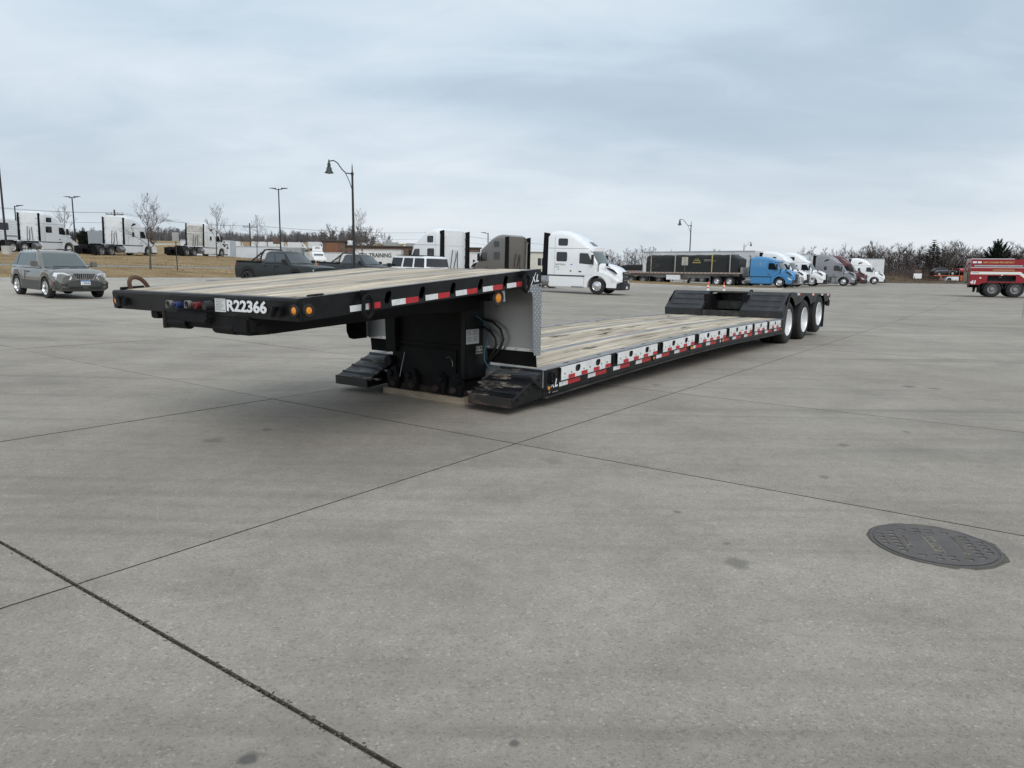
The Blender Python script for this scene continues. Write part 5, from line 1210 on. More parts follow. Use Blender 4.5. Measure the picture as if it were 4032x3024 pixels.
v = tractor('white sleeper truck with chrome wheels standing side-on behind the low deck', (5.85, 46.9), -27, 'vnl', M['white'])
lettering('Gazill Way Inc', .16, M['inkgrey'], v, frame3((-2.92, -1.2235, 1.78), (1, 0, 0), (0, 0, 1)), bold=.003, sx=.75)
lettering('USDOT', .10, M['inkgrey'], v, frame3((-2.92, -1.2235, 1.62), (1, 0, 0), (0, 0, 1)), bold=.002, sx=.9)
lettering('MC', .10, M['inkgrey'], v, frame3((-2.75, -1.2235, 1.48), (1, 0, 0), (0, 0, 1)), bold=.002, sx=.9)
MB().box(-1.86, -1.70, -1.226, -1.2225, 1.80, 1.87).build('sticker', M['inkblue'], v)
MB().box(-1.88, -1.76, -1.226, -1.2225, 1.38, 1.46).build('marker', M['plastic'], v)
# upper row on the rise
tractor('white sleeper truck on the upper row beside the ribbed camper', (-46.5, 74.0), 80, 'vnl', M['whitedirty'], rim=M['wheelwhite'], extender=.22)
tractor('white sleeper truck with plain back panels on the upper row behind the bare tree', (-39.7, 76.5), 80, 'cas', M['whitedirty'], rim=M['greywheel'], extender=.22)
tractor('grimy white sleeper truck with streaked back wall on the upper row', (-37.0, 89.0), 79, 'cas', M['white'], rim=M['greywheel'], dirty_back=M['whitestain'], extender=.2)
# angled row on the right
A2 = -38
tractor('sky blue mid-roof truck with grey bull bar pulling the tarped flatbed', (29.2, 78.0), A2, 'mid', M['bluepaint'], bullbar=M['greywheel'], stack=1, wb=(5.5, 6.95), high=False, extender=.12)
tractor('white sleeper truck with rounded roof just behind the blue truck', (32.2, 82.4), A2, 'cas', M['white'], bullbar=M['chrome'])
tractor('white sleeper truck with black bull bar between the blue truck and the grey truck', (36.4, 87.4), A2 + 6, 'vnl', M['white'], bullbar=M['plastic'])
tractor('grey sleeper truck with black bull bar in the angled row', (42.9, 93.4), A2 + 10, 'cas', M['greypaint'], bullbar=M['plastic'])
tractor('maroon sleeper truck mostly hidden behind the grey truck', (46.6, 98.4), A2 + 10, 'cas', M['maroon'])
tractor('white sleeper truck at the far end of the row in front of a white trailer', (56.4, 112.6), -25, 'cas', M['white'])
def behind(loc, ang, d): return (loc[0] - math.cos(R(ang)) * d, loc[1] - math.sin(R(ang)) * d)
van_trailer('long white trailer standing behind the tarped flatbed load', behind((32.2, 82.4), A2, 4.3), A2, 14.4, M['whitebox'])
van_trailer('white trailer coupled behind the grey truck', behind((42.9, 93.4), A2 + 10, 4.3), A2 + 10, 16, M['whitebox'])
van_trailer('white box trailer behind the last white truck in the row', (60.9, 119.5), -10, 16, M['whitebox'])
van_trailer('white trailer behind the maroon truck', behind((46.6, 98.4), A2 + 10, 4.3), A2 + 10, 16, M['whitebox'])
# flatbed with tarped load
nose = behind((29.2, 78.0), A2, 4.25)
fb = thing('flatbed_trailer', 'long flatbed trailer with checkered edge rail behind the blue truck', 'trailer', (nose[0], nose[1], Gz(*nose)), R(A2))
FL = 14.6
MB().box(-FL, 0, -1.28, 1.28, 1.36, 1.46).build('bed', M['grey'], fb, .01)
for s in (-1, 1):
    MB().box(-FL, 0, s * 1.28, s * 1.31, 1.34, 1.50).build('edge_rail', M['strapw'], fb)
    for k in range(30): MB().box(-FL + .1 + k * .48, -FL + .33 + k * .48, s * 1.31, s * 1.316, 1.385, 1.45).build('edge_tape', M['taper'], fb)
    MB().prism([(-FL + .2, 1.36), (-.4, 1.36), (-.4, 1.10), (-3.0, 1.06), (-4.0, .86), (-10.5, .86), (-11.2, 1.0), (-FL + .2, 1.05)], 'y', s * .5, s * .58).build('main_beam', M['grey'], fb)
    MB().box(-8.9, -7.2, s * .95 if s > 0 else -1.26, 1.26 if s > 0 else -.95, .62, 1.18).build('tool_box', M['whitedirty'], fb, .02)
    for a in (1.0, 2.6): wheel(fb, -FL + a, s * 1.1, .51, s, .51, .27, M['greywheel'], 'drive', dual=True)
    MB().box(-3.6, -3.45, s * .75 - .07, s * .75 + .07, .05, 1.1).box(-3.7, -3.35, s * .75 - .12, s * .75 + .12, 0, .05).build('landing_leg', M['blackmat'], fb)
for a in (1.0, 2.6): MB().tube([(-FL + a, -1, .51), (-FL + a, 1, .51)], .07, 8).build('axle', M['blackmat'], fb)
MB().box(.0, .06, -1.25, 1.25, 1.36, 2.1).build('headboard', M['grey'], fb)
ld = thing('tarped_load', 'long load wrapped in black tarpaulin strapped down on the flatbed', 'load', (nose[0], nose[1], Gz(*nose) + 1.46), R(A2))
tr = random.Random(4); mb = MB(); secs = []
for k in range(41):
    t_ = k / 40; X = -11.6 + 11.3 * t_; hgt = (2.0 + .02 * math.sin(k * .9) + tr.uniform(-.012, .012)) * (1 if k > 1 else .93 + .04 * k)
    if k > 37: hgt -= .14 * (k - 37)
    wv = 1.18 + tr.uniform(-.025, .025)
    row = []
    for a_ in (-1, -1, -1, -.98, -.85, -.4, 0, .4, .85, .98, 1, 1, 1):
        row.append(a_)
    zz = [0.0, .35, .8, .93, 1.0, 1.01, 1.015, 1.01, 1.0, .93, .8, .35, 0.0]
    secs.append([(X + tr.uniform(-.05, .05), a_ * (wv + tr.uniform(-.035, .035)) * (1.03 if z_ < .1 else 1), z_ * hgt + .002) for a_, z_ in zip(row, zz)])
mb.loft(secs).build('tarpaulin', M['tarp'], ld, angle=50)
for X, m_ in ((-11.0, 'strapw'), (-7.9, 'strapw'), (-3.4, 'strap'), (-1.3, 'strapw')):
    MB().prism([(-1.26, -.05), (-1.235, 1.90), (-1.1, 2.13), (1.1, 2.13), (1.235, 1.90), (1.26, -.05), (1.22, -.05), (1.2, 1.88), (1.08, 2.10), (-1.08, 2.10), (-1.2, 1.88), (-1.22, -.05)], 'x', X, X + .11).build('strap', M[m_], ld)
    MB().prism([(-1.26, -.05), (-1.235, 1.9)] + [(-1.21, 1.9), (-1.23, -.05)], 'x', X - .3, X - .26).build('rope', M['hoseblack'], ld)
MB().tube(arc(-5.2, 1.55, .42, 0, 180, 9) and [(p[0], -1.225, p[1]) for p in arc(-5.2, 1.20, .36, 0, 180, 10)], .03, 5).box(-5.7, -4.7, -1.235, -1.215, 1.08, 1.17).box(-5.4, -5.0, -1.235, -1.215, 1.32, 1.40).build('printed_emblem', M['strap'], ld)
MB().box(-4.3, -3.5, -1.235, -1.215, 1.42, 1.48).box(-4.3, -2.9, -1.235, -1.215, 1.30, 1.34).build('printed_lettering', M['strapw'], ld)
tl = [(-1.1 + .2 * math.cos(k * 1.3) * .5, -.9 + .15 * k, .12 + .05 * math.sin(k * 2)) for k in range(10)]
tag(MB().tube([(p[0], p[1], p[2]) for p in tl], [.12, .16, .14, .18, .15, .17, .13, .16, .14, .1], 7).build('folded_tarp', M['strapw'], None, loc=(nose[0], nose[1], Gz(*nose) + 1.46), rotz=R(A2)), 'bunched grey tarp lying on the flatbed in front of the wrapped load', 'tarp')
# second flatbed further back with a small wrapped load
p2 = behind((34.0, 96.5), -38, 10.5)
f2 = thing('flatbed_trailer', 'second flatbed trailer with a low wrapped load parked past the first one', 'trailer', (p2[0], p2[1], Gz(*p2)), R(-38))
MB().box(-13, 0, -1.28, 1.28, 1.30, 1.46).build('bed', M['grey'], f2, .01)
for s in (-1, 1):
    for k in range(26): MB().box(-13 + .1 + k * .5, -13 + .33 + k * .5, s * 1.28, s * 1.286, 1.36, 1.42).build('edge_tape', M['taper'], f2)
    MB().prism([(-12.8, 1.30), (-.4, 1.30), (-.4, 1.08), (-3.5, .9), (-10, .9), (-12.8, 1.0)], 'y', s * .5, s * .58).build('main_beam', M['grey'], f2)
    for a in (1.0, 2.3): wheel(f2, -13 + a, s * 1.1, .51, s, .51, .27, M['greywheel'], 'drive', dual=True)
    MB().box(-3.6, -3.45, s * .75 - .07, s * .75 + .07, .0, 1.1).build('landing_leg', M['blackmat'], f2)
l2 = tag(MB().loft([csec(X, .0, h, 1.05, .15, .12) for X, h in ((-11.2, .75), (-10, .86), (-8, .88), (-6.5, .84), (-5.4, .78))]).build('wrapped_load', M['tarp'], None, loc=(p2[0], p2[1], Gz(*p2) + 1.46), rotz=R(-38)), 'low black wrapped load on the second flatbed', 'load')

# ---------------------------------------------------------------- fire engine
fx, fy = 35.1, 53.0
fe = thing('fire_engine', 'red fire engine numbered 41 with open wheel-well compartment and white stripe', 'fire engine', (fx, fy, Gz(fx, fy)), R(-25))
def F(nm, mb, m, bevel=0, par=None, **kw): return mb.build(nm, m, par or fe, bevel, **kw)
LB, RB = -1.46, 5.2
zb0, zt0 = .86, 2.68
out = [(LB, zb0), (-.85, zb0), (-.62, 1.02)] + [] + [(2.3, 1.02), (2.5, .80), (RB, .80), (RB, zt0), (LB, zt0)]
F('body_side', MB().holed(out, [[(-.38, 1.10), (1.34, 1.10), (1.34, 1.52), (-.38, 1.52)]], 'y', -1.25, -1.20), M['redpaint'], .0)
F('body_side', MB().prism(out, 'y', 1.20, 1.25), M['redpaint'])
F('body_top', MB().box(LB, RB, -1.2, 1.2, zt0 - .06, zt0 - .003), M['redpaint'])
F('body_rear', MB().box(LB, LB + .05, -1.2, 1.2, zb0, zt0 - .06), M['redpaint'])
F('well_back', MB().box(-.5, 1.5, -.72, -.70, .9, 1.6), M['hoseblack'])
F('hose_bed_cover', MB().box(LB, 1.15, -1.20, 1.2, zt0, zt0 + .05), M['decal'], .01)
F('awning_rail', MB().box(-1.28, 1.68, -1.29, -1.25, 2.16, 2.28), M['alusheet'], .02)
F('stripe', MB().box(LB + .02, 5.2, -1.256, -1.251, 2.075, 2.11), M['decal'])
F('stripe', MB().prism([(LB + .02, 1.62), (1.52, 1.62), (2.05, 1.20), (5.2, 1.20), (5.2, 1.36), (2.12, 1.36), (1.56, 1.79), (LB + .02, 1.79)], 'y', -1.256, -1.251), M['decal'])
F('stripe_edge', MB().prism([(LB + .02, 1.60), (1.51, 1.60), (2.04, 1.18), (5.2, 1.18), (5.2, 1.20), (2.05, 1.20), (1.52, 1.62), (LB + .02, 1.62)], 'y', -1.2535, -1.2505), M['inkgold'])
F('stripe_edge', MB().prism([(LB + .02, 1.79), (1.56, 1.79), (2.12, 1.36), (5.2, 1.36), (5.2, 1.38), (2.13, 1.38), (1.57, 1.81), (LB + .02, 1.81)], 'y', -1.2535, -1.2505), M['inkgold'])
for x_ in (-.08, 1.30, 1.44): F('panel_seam', MB().box(x_, x_ + .012, -1.2535, -1.2495, 1.60, 2.05), M['hoseblack'])
for x_ in (-1.38, -1.08, 1.90, 2.2):
    l_ = F('scene_light', MB().box(x_, x_ + .25, -1.275, -1.25, 2.40, 2.54), M['chrome'], .01)
    F('lens', MB().box(x_ + .02, x_ + .23, -1.281, -1.275, 2.42, 2.52), M['decal'], par=l_)
lettering('EAST DUNDEE FIRE DISTRICT', .155, M['inkgold'], fe, frame3((-.72, -1.2515, 2.41), (1, 0, 0), (0, 0, 1)), bold=.004, sx=.92)
F('gold_print', MB().box(-.1, 1.2, -1.254, -1.2505, 1.90, 1.945), M['inkgold'])
lettering('41', .34, M['decal'], fe, frame3((-1.42, -1.2515, .93), (1, 0, 0), (0, 0, 1)), bold=.018, sx=1.1, shear=.15)
F('black_print', MB().box(LB + .1, LB + .55, -1.258, -1.2565, 1.70, 1.735), M['ink'])
F('rear_step', MB().box(LB - .62, LB, -1.15, 1.15, .93, .97), M['greywheel'], .01)
F('hose_load', MB().loft([csec(LB - .16, 1.05, 1.8, .8, .2, .2), csec(LB - .08, 1.0, 1.95, .9, .2, .2), csec(LB + .02, .98, 2.1, 1.0, .1, .1)]), M['timber'])
F('rear_rail', MB().tube([(LB - .1, -1.1, 1.0), (LB - .16, -1.1, 1.7), (LB - .05, -1.1, 2.45)], .03, 6).tube([(LB - .2, -1.1, 1.75), (LB - .34, -1.1, 2.0), (LB - .1, -1.1, 2.45)], .05, 6), M['maroon'])
F('badge', MB().lathe([(-1.26, .0005), (-1.26, .06), (-1.25, .065)], 'y', (.48, 0, 1.66 - .08), 12), M['chrome'])
F('fuel_door', MB().box(-.86, -.76, -1.258, -1.25, 1.30, 1.40), M['decal'])
F('hook_light', MB().box(.38, .54, -.9, -.86, 1.40, 1.45), M['decal'])
for ax_ in (0.0, 1.38):
    for s in (-1, 1): wheel(fe, ax_, s * 1.08, .55, s, .55, .29, M['greywheel'], 'drive', dual=True)
    F('axle', MB().tube([(ax_, -1, .55), (ax_, 1, .55)], .08, 8), M['blackmat'])
    F('wheel_arch', MB().prism(arc(ax_, .55, .66, 5, 175, 12) + arc(ax_, .55, .62, 175, 5, 12), 'y', -1.22, -.72), M['plastic'])
F('running_board', MB().prism([(-.75, 1.0), (-.2, 1.13), (1.7, 1.13), (2.3, .98), (2.3, .92), (1.7, 1.05), (-.2, 1.05), (-.75, .92)], 'y', -1.235, -1.18), M['plastic'])
F('chassis', MB().box(LB + .1, RB, -.5, .5, .65, .95), M['blackmat'])
for s in (-1, 1): F('mud_flap', MB().prism([(-.90, .30), (-.82, .30), (-.72, .95), (-.92, .95)], 'y', s * 1.2 if s < 0 else .75, -.75 if s < 0 else 1.2), M['mudflap'])
wheel(fe, 5.0, -1.08, .55, -1, .55, .3, M['wheelalu'], 'steer'); wheel(fe, 5.0, 1.08, .55, 1, .55, .3, M['wheelalu'], 'steer')
F('pump_panel', MB().box(RB, RB + .9, -1.25, 1.25, .7, 2.5), M['alusheet'], .02)
F('crew_cab', MB().box(RB + .9, RB + 4.0, -1.25, 1.25, .6, 2.75), M['redpaint'], .08)

# ---------------------------------------------------------------- car carrier at the edge of the lot
cx_, cy_ = 91.7, 152.5
zc_ = Gz(cx_, cy_)
cc = thing('car_carrier', 'orange framed car carrier with white cab at the edge of the wood', 'truck', (cx_, cy_, zc_), R(182))
def C(nm, mb, m, bevel=0, par=None, **kw): return mb.build(nm, m, par or cc, bevel, **kw)
C('cab', MB().prism([(-1.9, .9), (1.0, .9), (1.05, 1.8), (.6, 2.72), (-1.9, 2.78)], 'y', -1.2, 1.2), M['whitedirty'], .06)
C('bonnet', MB().prism([(1.0, .9), (2.75, .9), (2.75, 1.55), (2.3, 1.78), (1.0, 1.82)], 'y', -1.0, 1.0), M['whitedirty'], .08)
for s in (-1, 1):
    C('side_window', MB().prism([(-.25, 1.95), (.75, 1.95), (.52, 2.5), (-.25, 2.5)], 'y', s * 1.2, s * 1.215), M['glass'])
    C('sleeper_door', MB().box(-1.7, -.5, s * 1.2, s * 1.212, 1.0, 2.6), M['whitedirty'])
    C('wing_arch', MB().prism(arc(1.9, .5, .75, 0, 180, 12) + arc(1.9, .5, .62, 180, 0, 12), 'y', s * .8, s * 1.21), M['orange'])
    C('head_rack', MB().prism([(-9, 2.95), (3.6, 3.05), (3.6, 2.9), (-9, 2.8)], 'y', s * 1.12, s * 1.26), M['orange'])
    C('front_brace', MB().prism([(.95, 1.0), (1.15, 1.0), (2.3, 2.9), (2.05, 2.9)], 'y', s * 1.22, s * 1.30), M['orange'])
    C('ladder', MB().holed([(-3.6, .8), (-2.15, .8), (-2.15, 2.9), (-3.6, 2.9)], [[(-3.1, .95 + .33 * k), (-2.5, .95 + .33 * k), (-2.5, 1.15 + .33 * k), (-3.1, 1.15 + .33 * k)] for k in range(6)], 'y', s * 1.2, s * 1.28), M['orange'])
    C('rack_brace', MB().prism([(-3.6, 2.8), (-3.4, 2.8), (-4.8, .9), (-5.0, .9)], 'y', s * 1.2, s * 1.27), M['orange'])
    for xp in (-1.9, -4.2, .3): C('rack_post', MB().box(xp, xp + .08, s * 1.2, s * 1.26, 3.0, 4.6 if xp < 0 else 4.0), M['orange'])
    wheel(cc, 1.9, s * 1.0, .5, s, .5, .3, M['wheelalu'], 'steer')
    for a in (4.4, 5.7, 11.5): wheel(cc, -a, s * 1.05, .5, s, .5, .27, M['greywheel'], 'drive', dual=True)
C('rack_deck', MB().box(-9, 3.6, -1.12, 1.12, 2.86, 2.92), M['rust'])
C('chassis', MB().box(-12.4, 2.4, -.5, .5, .6, .95).box(-12.4, -3.5, -1.15, 1.15, .85, .95), M['orange'])
C('lower_load', MB().box(-11.8, -6.2, -.9, .9, .95, 1.7), M['plastic'], .2)
car('dark grey suv riding on top of the orange car carrier', (90.9, 152.5), 2, 'modern', M['slate'], zpos=zc_ + 2.95, pitch=-4)
car('red pickup riding on the orange car carrier', (96.9, 152.8), 182, 'pickup', M['redpick'], zpos=zc_ + 2.95, pitch=-6)

# ---------------------------------------------------------------- trailers, office and building on the left
X0 = 'CDL TRAINING'
van_trailer('white training trailer lettered CDL TRAINING beside the grimy truck', (-41.3, 106.5), 3, 7, M['whitebox'], top=3.55, text=[(X0, .95, -6.6, 2.3, M['ink'], .98), ('CALL', .4, -2.4, 1.7, M['inkgrey'], 1)])
van_trailer('plain white trailer standing behind the charcoal pickup', (-37.0, 116.0), -2, 8.6, M['whitebox'], top=3.5)
van_trailer('grey trailer lettered CDL TRAINING between the white ones', (-36.0, 124.0), 0, 9, M['grey'], top=3.6, text=[(X0, .9, -6.9, 2.4, M['ink'], .85)])
van_trailer('white trailer lettered CDL TRAINING in front of the brick building', (-14.8, 96.0), 2, 6.0, M['whitebox'], base=.9, top=2.95, text=[(X0, .72, -5.5, 1.95, M['ink'], .86)])
van_trailer('pale grey trailer end-on beside the brick building', (-22.0, 100.0), 1, 4.4, M['whitebox'], base=.75, top=2.4)
van_trailer('white trailer partly hidden between the two parked sleeper trucks', (-3.6, 88.0), 1, 7, M['whitebox'], base=.9, top=2.9)
dt = thing('box_truck', 'white training truck with a tilted roof sign beyond the pickups', 'truck', (-24.9, 92, Gz(-24.9, 92)), R(-62)); dt.scale = (.66, .66, .66)
MB().loft([csec(X, .9, h, 1.15, .2, .2) for X, h in ((-1.6, 2.6), (-.2, 2.65), (.2, 2.5), (.75, 1.75), (1.9, 1.6), (2.1, 1.2))]).build('cab', M['white'], dt)
MB().prism([(-1.0, 2.7), (1.0, 2.7), (.9, 3.7), (-.9, 3.7)], 'x', -.5, -.3).build('roof_sign', M['white'], dt, .05)
MB().box(-.27, -.28, -.5, .5, 3.2, 3.3).box(-.27, -.28, -.4, .4, 3.4, 3.55).build('sign_print', M['inkgrey'], dt)
MB().prism([(-.92, 1.85), (.92, 1.85), (.85, 2.4), (-.85, 2.4)], 'x', .28, .75).warp(lambda x_, y_, z_: (.72 - (z_ - 1.8) * .82 + (.03 if x_ > .5 else 0), y_, z_)).build('windscreen', M['glasslite'], dt)
MB().box(-6.5, -1.7, -1.2, 1.2, 1.0, 2.6).build('body', M['whitebox'], dt, .04)
for s in (-1, 1):
    for a in (1.2, -4.8): wheel(dt, a, s * .98, .45, s, .45, .26, M['greywheel'], 'drive')
# ribbed camper at the left edge
cp = thing('camper_trailer', 'white ribbed-sided camper trailer with dark window at the end of the upper row', 'trailer', (-54.6, 80.0, Gz(-54.6, 80.0)), R(62))
MB().prism([(-7, .75), (-.9, .75), (.0, 1.1), (.15, 2.2), (-.5, 3.15), (-1.4, 3.45), (-7, 3.5)], 'y', -1.22, 1.22).build('body', M['whitedirty'], cp, .08)
for k in range(12): MB().box(-6.9, -.35 - .05 * (k > 9) * (k - 9), -1.235, -1.22, 1.05 + .19 * k, 1.13 + .19 * k).build('side_rib', M['whitebox'], cp)
MB().prism(rrect(-2.9, -1.6, 2.2, 2.95, .12), 'y', -1.25, -1.23).build('window', M['glass'], cp)
MB().box(-2.0, -.8, -1.242, -1.236, 1.52, 1.66).build('maker_script', M['inkgrey'], cp)
MB().prism([(-4.6, .5), (-2.9, .5), (-2.9, 1.0), (-3.3, 1.25), (-4.3, 1.25), (-4.6, 1.0)], 'y', -1.24, -1.22).build('wheel_arch', M['plastic'], cp)
for a in (-3.4, -4.2):
    for s in (-1, 1): wheel(cp, a, s * 1.05, .36, s, .36, .24, M['wheelwhite'], 'car')
MB().box(0, 1.3, -.06, .06, .55, .68).box(-.1, .0, -.5, .5, .55, .8).box(1.1, 1.2, -.05, .05, 0, .6).build('drawbar', M['blackmat'], cp)
# brick building
bl = thing('brick_building', 'long low brown brick building with a taller corner block', 'building', (-27.4, 104, Gz(-27.4, 104) - .1), R(10))
def Bp(nm, mb, m, bevel=0): return mb.build(nm, m, bl, bevel)
Bp('wall', MB().box(3.0, 24, 0, 14, 0, 4.0), M['brick'])
Bp('corner_block', MB().box(0, 3.3, -.3, 6, 0, 4.75), M['brick'])
Bp('brick_panel', MB().box(.5, 2.3, -.34, -.3, .6, 4.5), M['brick2'])
Bp('coping', MB().box(-.25, 3.5, -.5, 6.2, 4.75, 4.98), M['coping'])
Bp('coping', MB().box(3.0, 24.2, -.2, 14.2, 4.0, 4.22), M['coping'])
Bp('stone_band', MB().box(3.3, 24, -.05, 0, .9, 1.1), M['cream'])
for k in range(3):
    Bp('rooftop_unit', MB().box(9 + 3.6 * k, 11.4 + 3.6 * k, 4, 7, 4.22, 5.0 - .1 * k), M['grey'], .05)
    Bp('window', MB().box(5 + 5 * k, 6.6 + 5 * k, -.03, .02, 1.4, 2.8), M['glass'])
Bp('vent_hood', MB().box(3.6, 4.7, .5, 1.5, 4.2, 5.0), M['decal'], .04)
bl.scale = (.95, 1, .86)
of = thing('site_office', 'cream site office cabin with blue base and wall air conditioner', 'building', (-.9, 92, Gz(-.9, 92) + .1), R(0))
MB().box(0, 9, 0, 4, .6, 3.0).build('wall', M['cream'], of, .02)
MB().box(-.15, 9.15, -.15, 4.15, 3.0, 3.14).build('roof', M['grey'], of, .02)
MB().box(.02, 8.98, .02, 3.98, 0, .6).build('skirting', M['bluetrim'], of)
MB().box(1.2, 2.5, -.55, 0, .9, 3.05).build('air_conditioner', M['cream'], of, .03)
MB().box(1.35, 2.35, -.58, -.552, 1.0, 1.7).build('vent_grille', M['hoseblack'], of)
MB().box(4.0, 4.9, -.03, .0, 1.4, 2.3).build('window', M['glass'], of, .01)
MB().box(4.42, 4.48, -.05, -.03, 1.4, 2.3).build('mullion', M['cream'], of)
# row of far pale vehicles beyond the field
fr = random.Random(8)
fc = None
for k, px_ in enumerate((-86, -80, -73.5, -67, -58, -49.5, -41, -33.5, -26.5, -95, -104)):
    yy = 250 + fr.uniform(-6, 6); X = px_ * 1.0 * yy / 250 + 0; zz = Gz(X, yy)
    lab = 'distant white box van in the row beyond the field'
    if fc is None:
        fc = thing('box_van', lab, 'van', (X, yy, zz), R(fr.uniform(-10, 10)), 'white vans beyond the field')
        MB().box(-4.2, .6, -1.1, 1.1, .7, 3.0).build('body', M['whitebox'], fc, .08)
        MB().prism([(.6, .6), (2.2, .6), (2.2, 1.3), (1.6, 1.5), (1.1, 2.4), (.6, 2.5)], 'y', -1.0, 1.0).build('cab', M['whitebox'], fc, .05)
        MB().prism([(1.15, 1.55), (1.5, 1.55), (1.1, 2.3), (.8, 2.3)], 'y', -1.02, 1.02).build('cab_window', M['glass'], fc)
        for a in (-3.2, 1.5):
            for s in (-1, 1): wheel(fc, a, s * .95, .4, s, .4, .25, M['greywheel'], 'car')
    else:
        c = kid_copy(fc, None); c.location = (X, yy, zz); c.rotation_euler = (0, 0, R(fr.uniform(-14, 14)))
# ================================================================== STREET FURNITURE
def bell_lamp(label, loc, H, ang):
    x, y = loc; o = thing('street_lamp', label, 'street lamp', (x, y, Gz(x, y)), R(ang), None)
    MB().lathe([(0, .0005), (0, .20), (.12, .20), (.18, .13), (.6, .11), (1.0, .085), (H * .55, .07), (H - .25, .058), (H - .22, .085), (H - .12, .085), (H - .08, .05), (H, .035), (H + .22, .03), (H + .42, .006)], 'z', n=14).build('pole', M['lampblack'], o)
    MB().tube([(.05, 0, H - .15), (.38, 0, H - .12), (.62, 0, H + .10), (.88, 0, H + .46), (1.12, 0, H + .60), (1.38, 0, H + .56)], .032, 8).tube([(.03, 0, H - 1.05), (.20, 0, H - .55), (.42, 0, H - .10)], .022, 7).build('arm', M['lampblack'], o)
    MB().lathe([(H + .68, .006), (H + .60, .04), (H + .50, .045), (H + .47, .08), (H + .30, .10), (H + .25, .085), (H + .20, .14), (H + .02, .17), (H - .08, .25), (H - .11, .26), (H - .10, .23), (H + .0, .14)], 'z', (1.40, 0, 0), 18).build('bell_shade', M['lampgreen'], o)
    MB().lathe([(H - .04, .12), (H - .14, .08), (H - .17, .0005)], 'z', (1.40, 0, 0), 12).build('lamp_globe', M['grey'], o)
    return o
bell_lamp('black bell-shaped street lamp standing behind the pickups', (-9.4, 42.6), 6.75, 172)
bell_lamp('black bell-shaped street lamp rising behind the long white trailer', (21.9, 90.0), 7.2, 178)
bell_lamp('black bell-shaped street lamp facing away from the others behind the row of trucks', (44.8, 141.0), 6.6, 8)
def area_lamp(label, loc, H, heads, ang, base=False, name='parking_lamp'):
    x, y = loc; o = thing(name, label, 'lamp post', (x, y, Gz(x, y)), R(ang))
    b = 0
    if base: MB().lathe([(-.3, .0005), (-.3, .38), (.78, .38), (.80, .35), (.80, .0005)], 'z', n=20).build('concrete_base', M['kerb'], o); b = .80
    MB().box(-.15, .15, -.15, .15, b, b + .04).build('base_plate', M['lampblack'], o)
    MB().tube([(0, 0, b + .02), (0, 0, b + H)], [.085, .06], 8).build('pole', M['lampblack'], o)
    for s in heads:
        MB().box(min(0, s * .35), max(0, s * .35), -.03, .03, b + H - .12, b + H - .06).build('arm', M['lampblack'], o)
        MB().prism([(s * .30, b + H - .05), (s * .95, b + H + .03), (s * .98, b + H + .06), (s * .30, b + H + .06)], 'y', -.17, .17).build('lamp_head', M['lampblack'], o, .01)
    return o
area_lamp('tall black lamp post on a concrete base at the top of the grass slope', (-42.4, 60.5), 11.0, (-1,), 0, True)
area_lamp('black twin-head lamp post standing behind the silver suv', (-49.9, 82.5), 6.2, (1, -1), -8)
area_lamp('black twin-head lamp post among the white training trailers', (-25.1, 78.0), 7.9, (1, -1), 0)
area_lamp('short single-head lamp post behind the ribbed camper', (-57.5, 84.0), 5.2, (1,), 0)
area_lamp('small single-head lamp post behind the two parked sleeper trucks', (-3.4, 96.0), 5.6, (-1,), 0)
area_lamp('far single-head lamp post by the distant vans', (-54.0, 190.0), 6.5, (1,), 0)
def sign(label, loc, H, wd, hg, ang, m=None, post=None, two=False, name='sign'):
    x, y = loc; o = thing(name, label, 'sign', (x, y, Gz(x, y) + (.1 if verge_t(x, y) > 0 else 0)), R(ang))
    MB().box(-.03, .03, -.03, .03, -.2, H).build('post', post or M['lampblack'], o)
    for k in ((-1, 1) if two else (0,)): MB().prism(rrect(-wd / 2 + k * wd * .55, wd / 2 + k * wd * .55, H - hg, H + .02, .04), 'y', -.05, -.035).build('panel', m or M['grey'], o)
    return o
sign('back of a grey sign on a black post on the grass verge', (-24.9, 53.4), 2.75, .45, .62, 14)
sign('grey sign on a grey post beside the site office', (3.3, 70.0), 3.0, .42, .75, 0, M['grey'], M['grey'])
sign('pair of small grey sign backs on one post on the grass island', (18.4, 77.6), 3.0, .32, .85, 0, M['strapw'], M['woodpole'], True)
sign('small white notice with a brown board above it by the weedy mound', (77.5, 138.2), 2.0, 1.55, .95, 0, M['decal'], M['woodpole'])
MB().box(-.6, .6, -.05, -.03, 2.15, 2.75).build('upper_board', M['brick'], bpy.data.objects['sign.003'])
sign('big brown sign back on a post in front of the far wood', (-55.5, 170.0), 5.6, 1.9, 1.5, 0, M['brick'], M['woodpole'])
# traffic cones
def cone(label, loc):
    x, y = loc; o = thing('traffic_cone', label, 'cone', (x, y, Gz(x, y)), 0, 'traffic cones behind the trailer')
    MB().prism(rrect(-.19, .19, -.19, .19, .04), 'z', 0, .04).build('base', M['coneo'], o)
    for a, b, m_ in ((.04, .27, 'coneo'), (.27, .46, 'conew'), (.46, .56, 'coneo'), (.56, .68, 'conew'), (.68, .91, 'coneo')):
        r = lambda z: .15 - .125 * (z / .91)
        MB().lathe([(a, r(a)), (b, r(b))], 'z', n=14).build('collar' if m_ == 'conew' else 'sleeve', M[m_], o)
    MB().lathe([(.91, .025), (.93, .02), (.93, .0005)], 'z', n=12).build('tip', M['coneo'], o)
cl_ = 'tall orange cone with two white collars standing behind the raised rear deck'
cone(cl_, (13.55, 50.0)); cone(cl_, (14.75, 50.3))
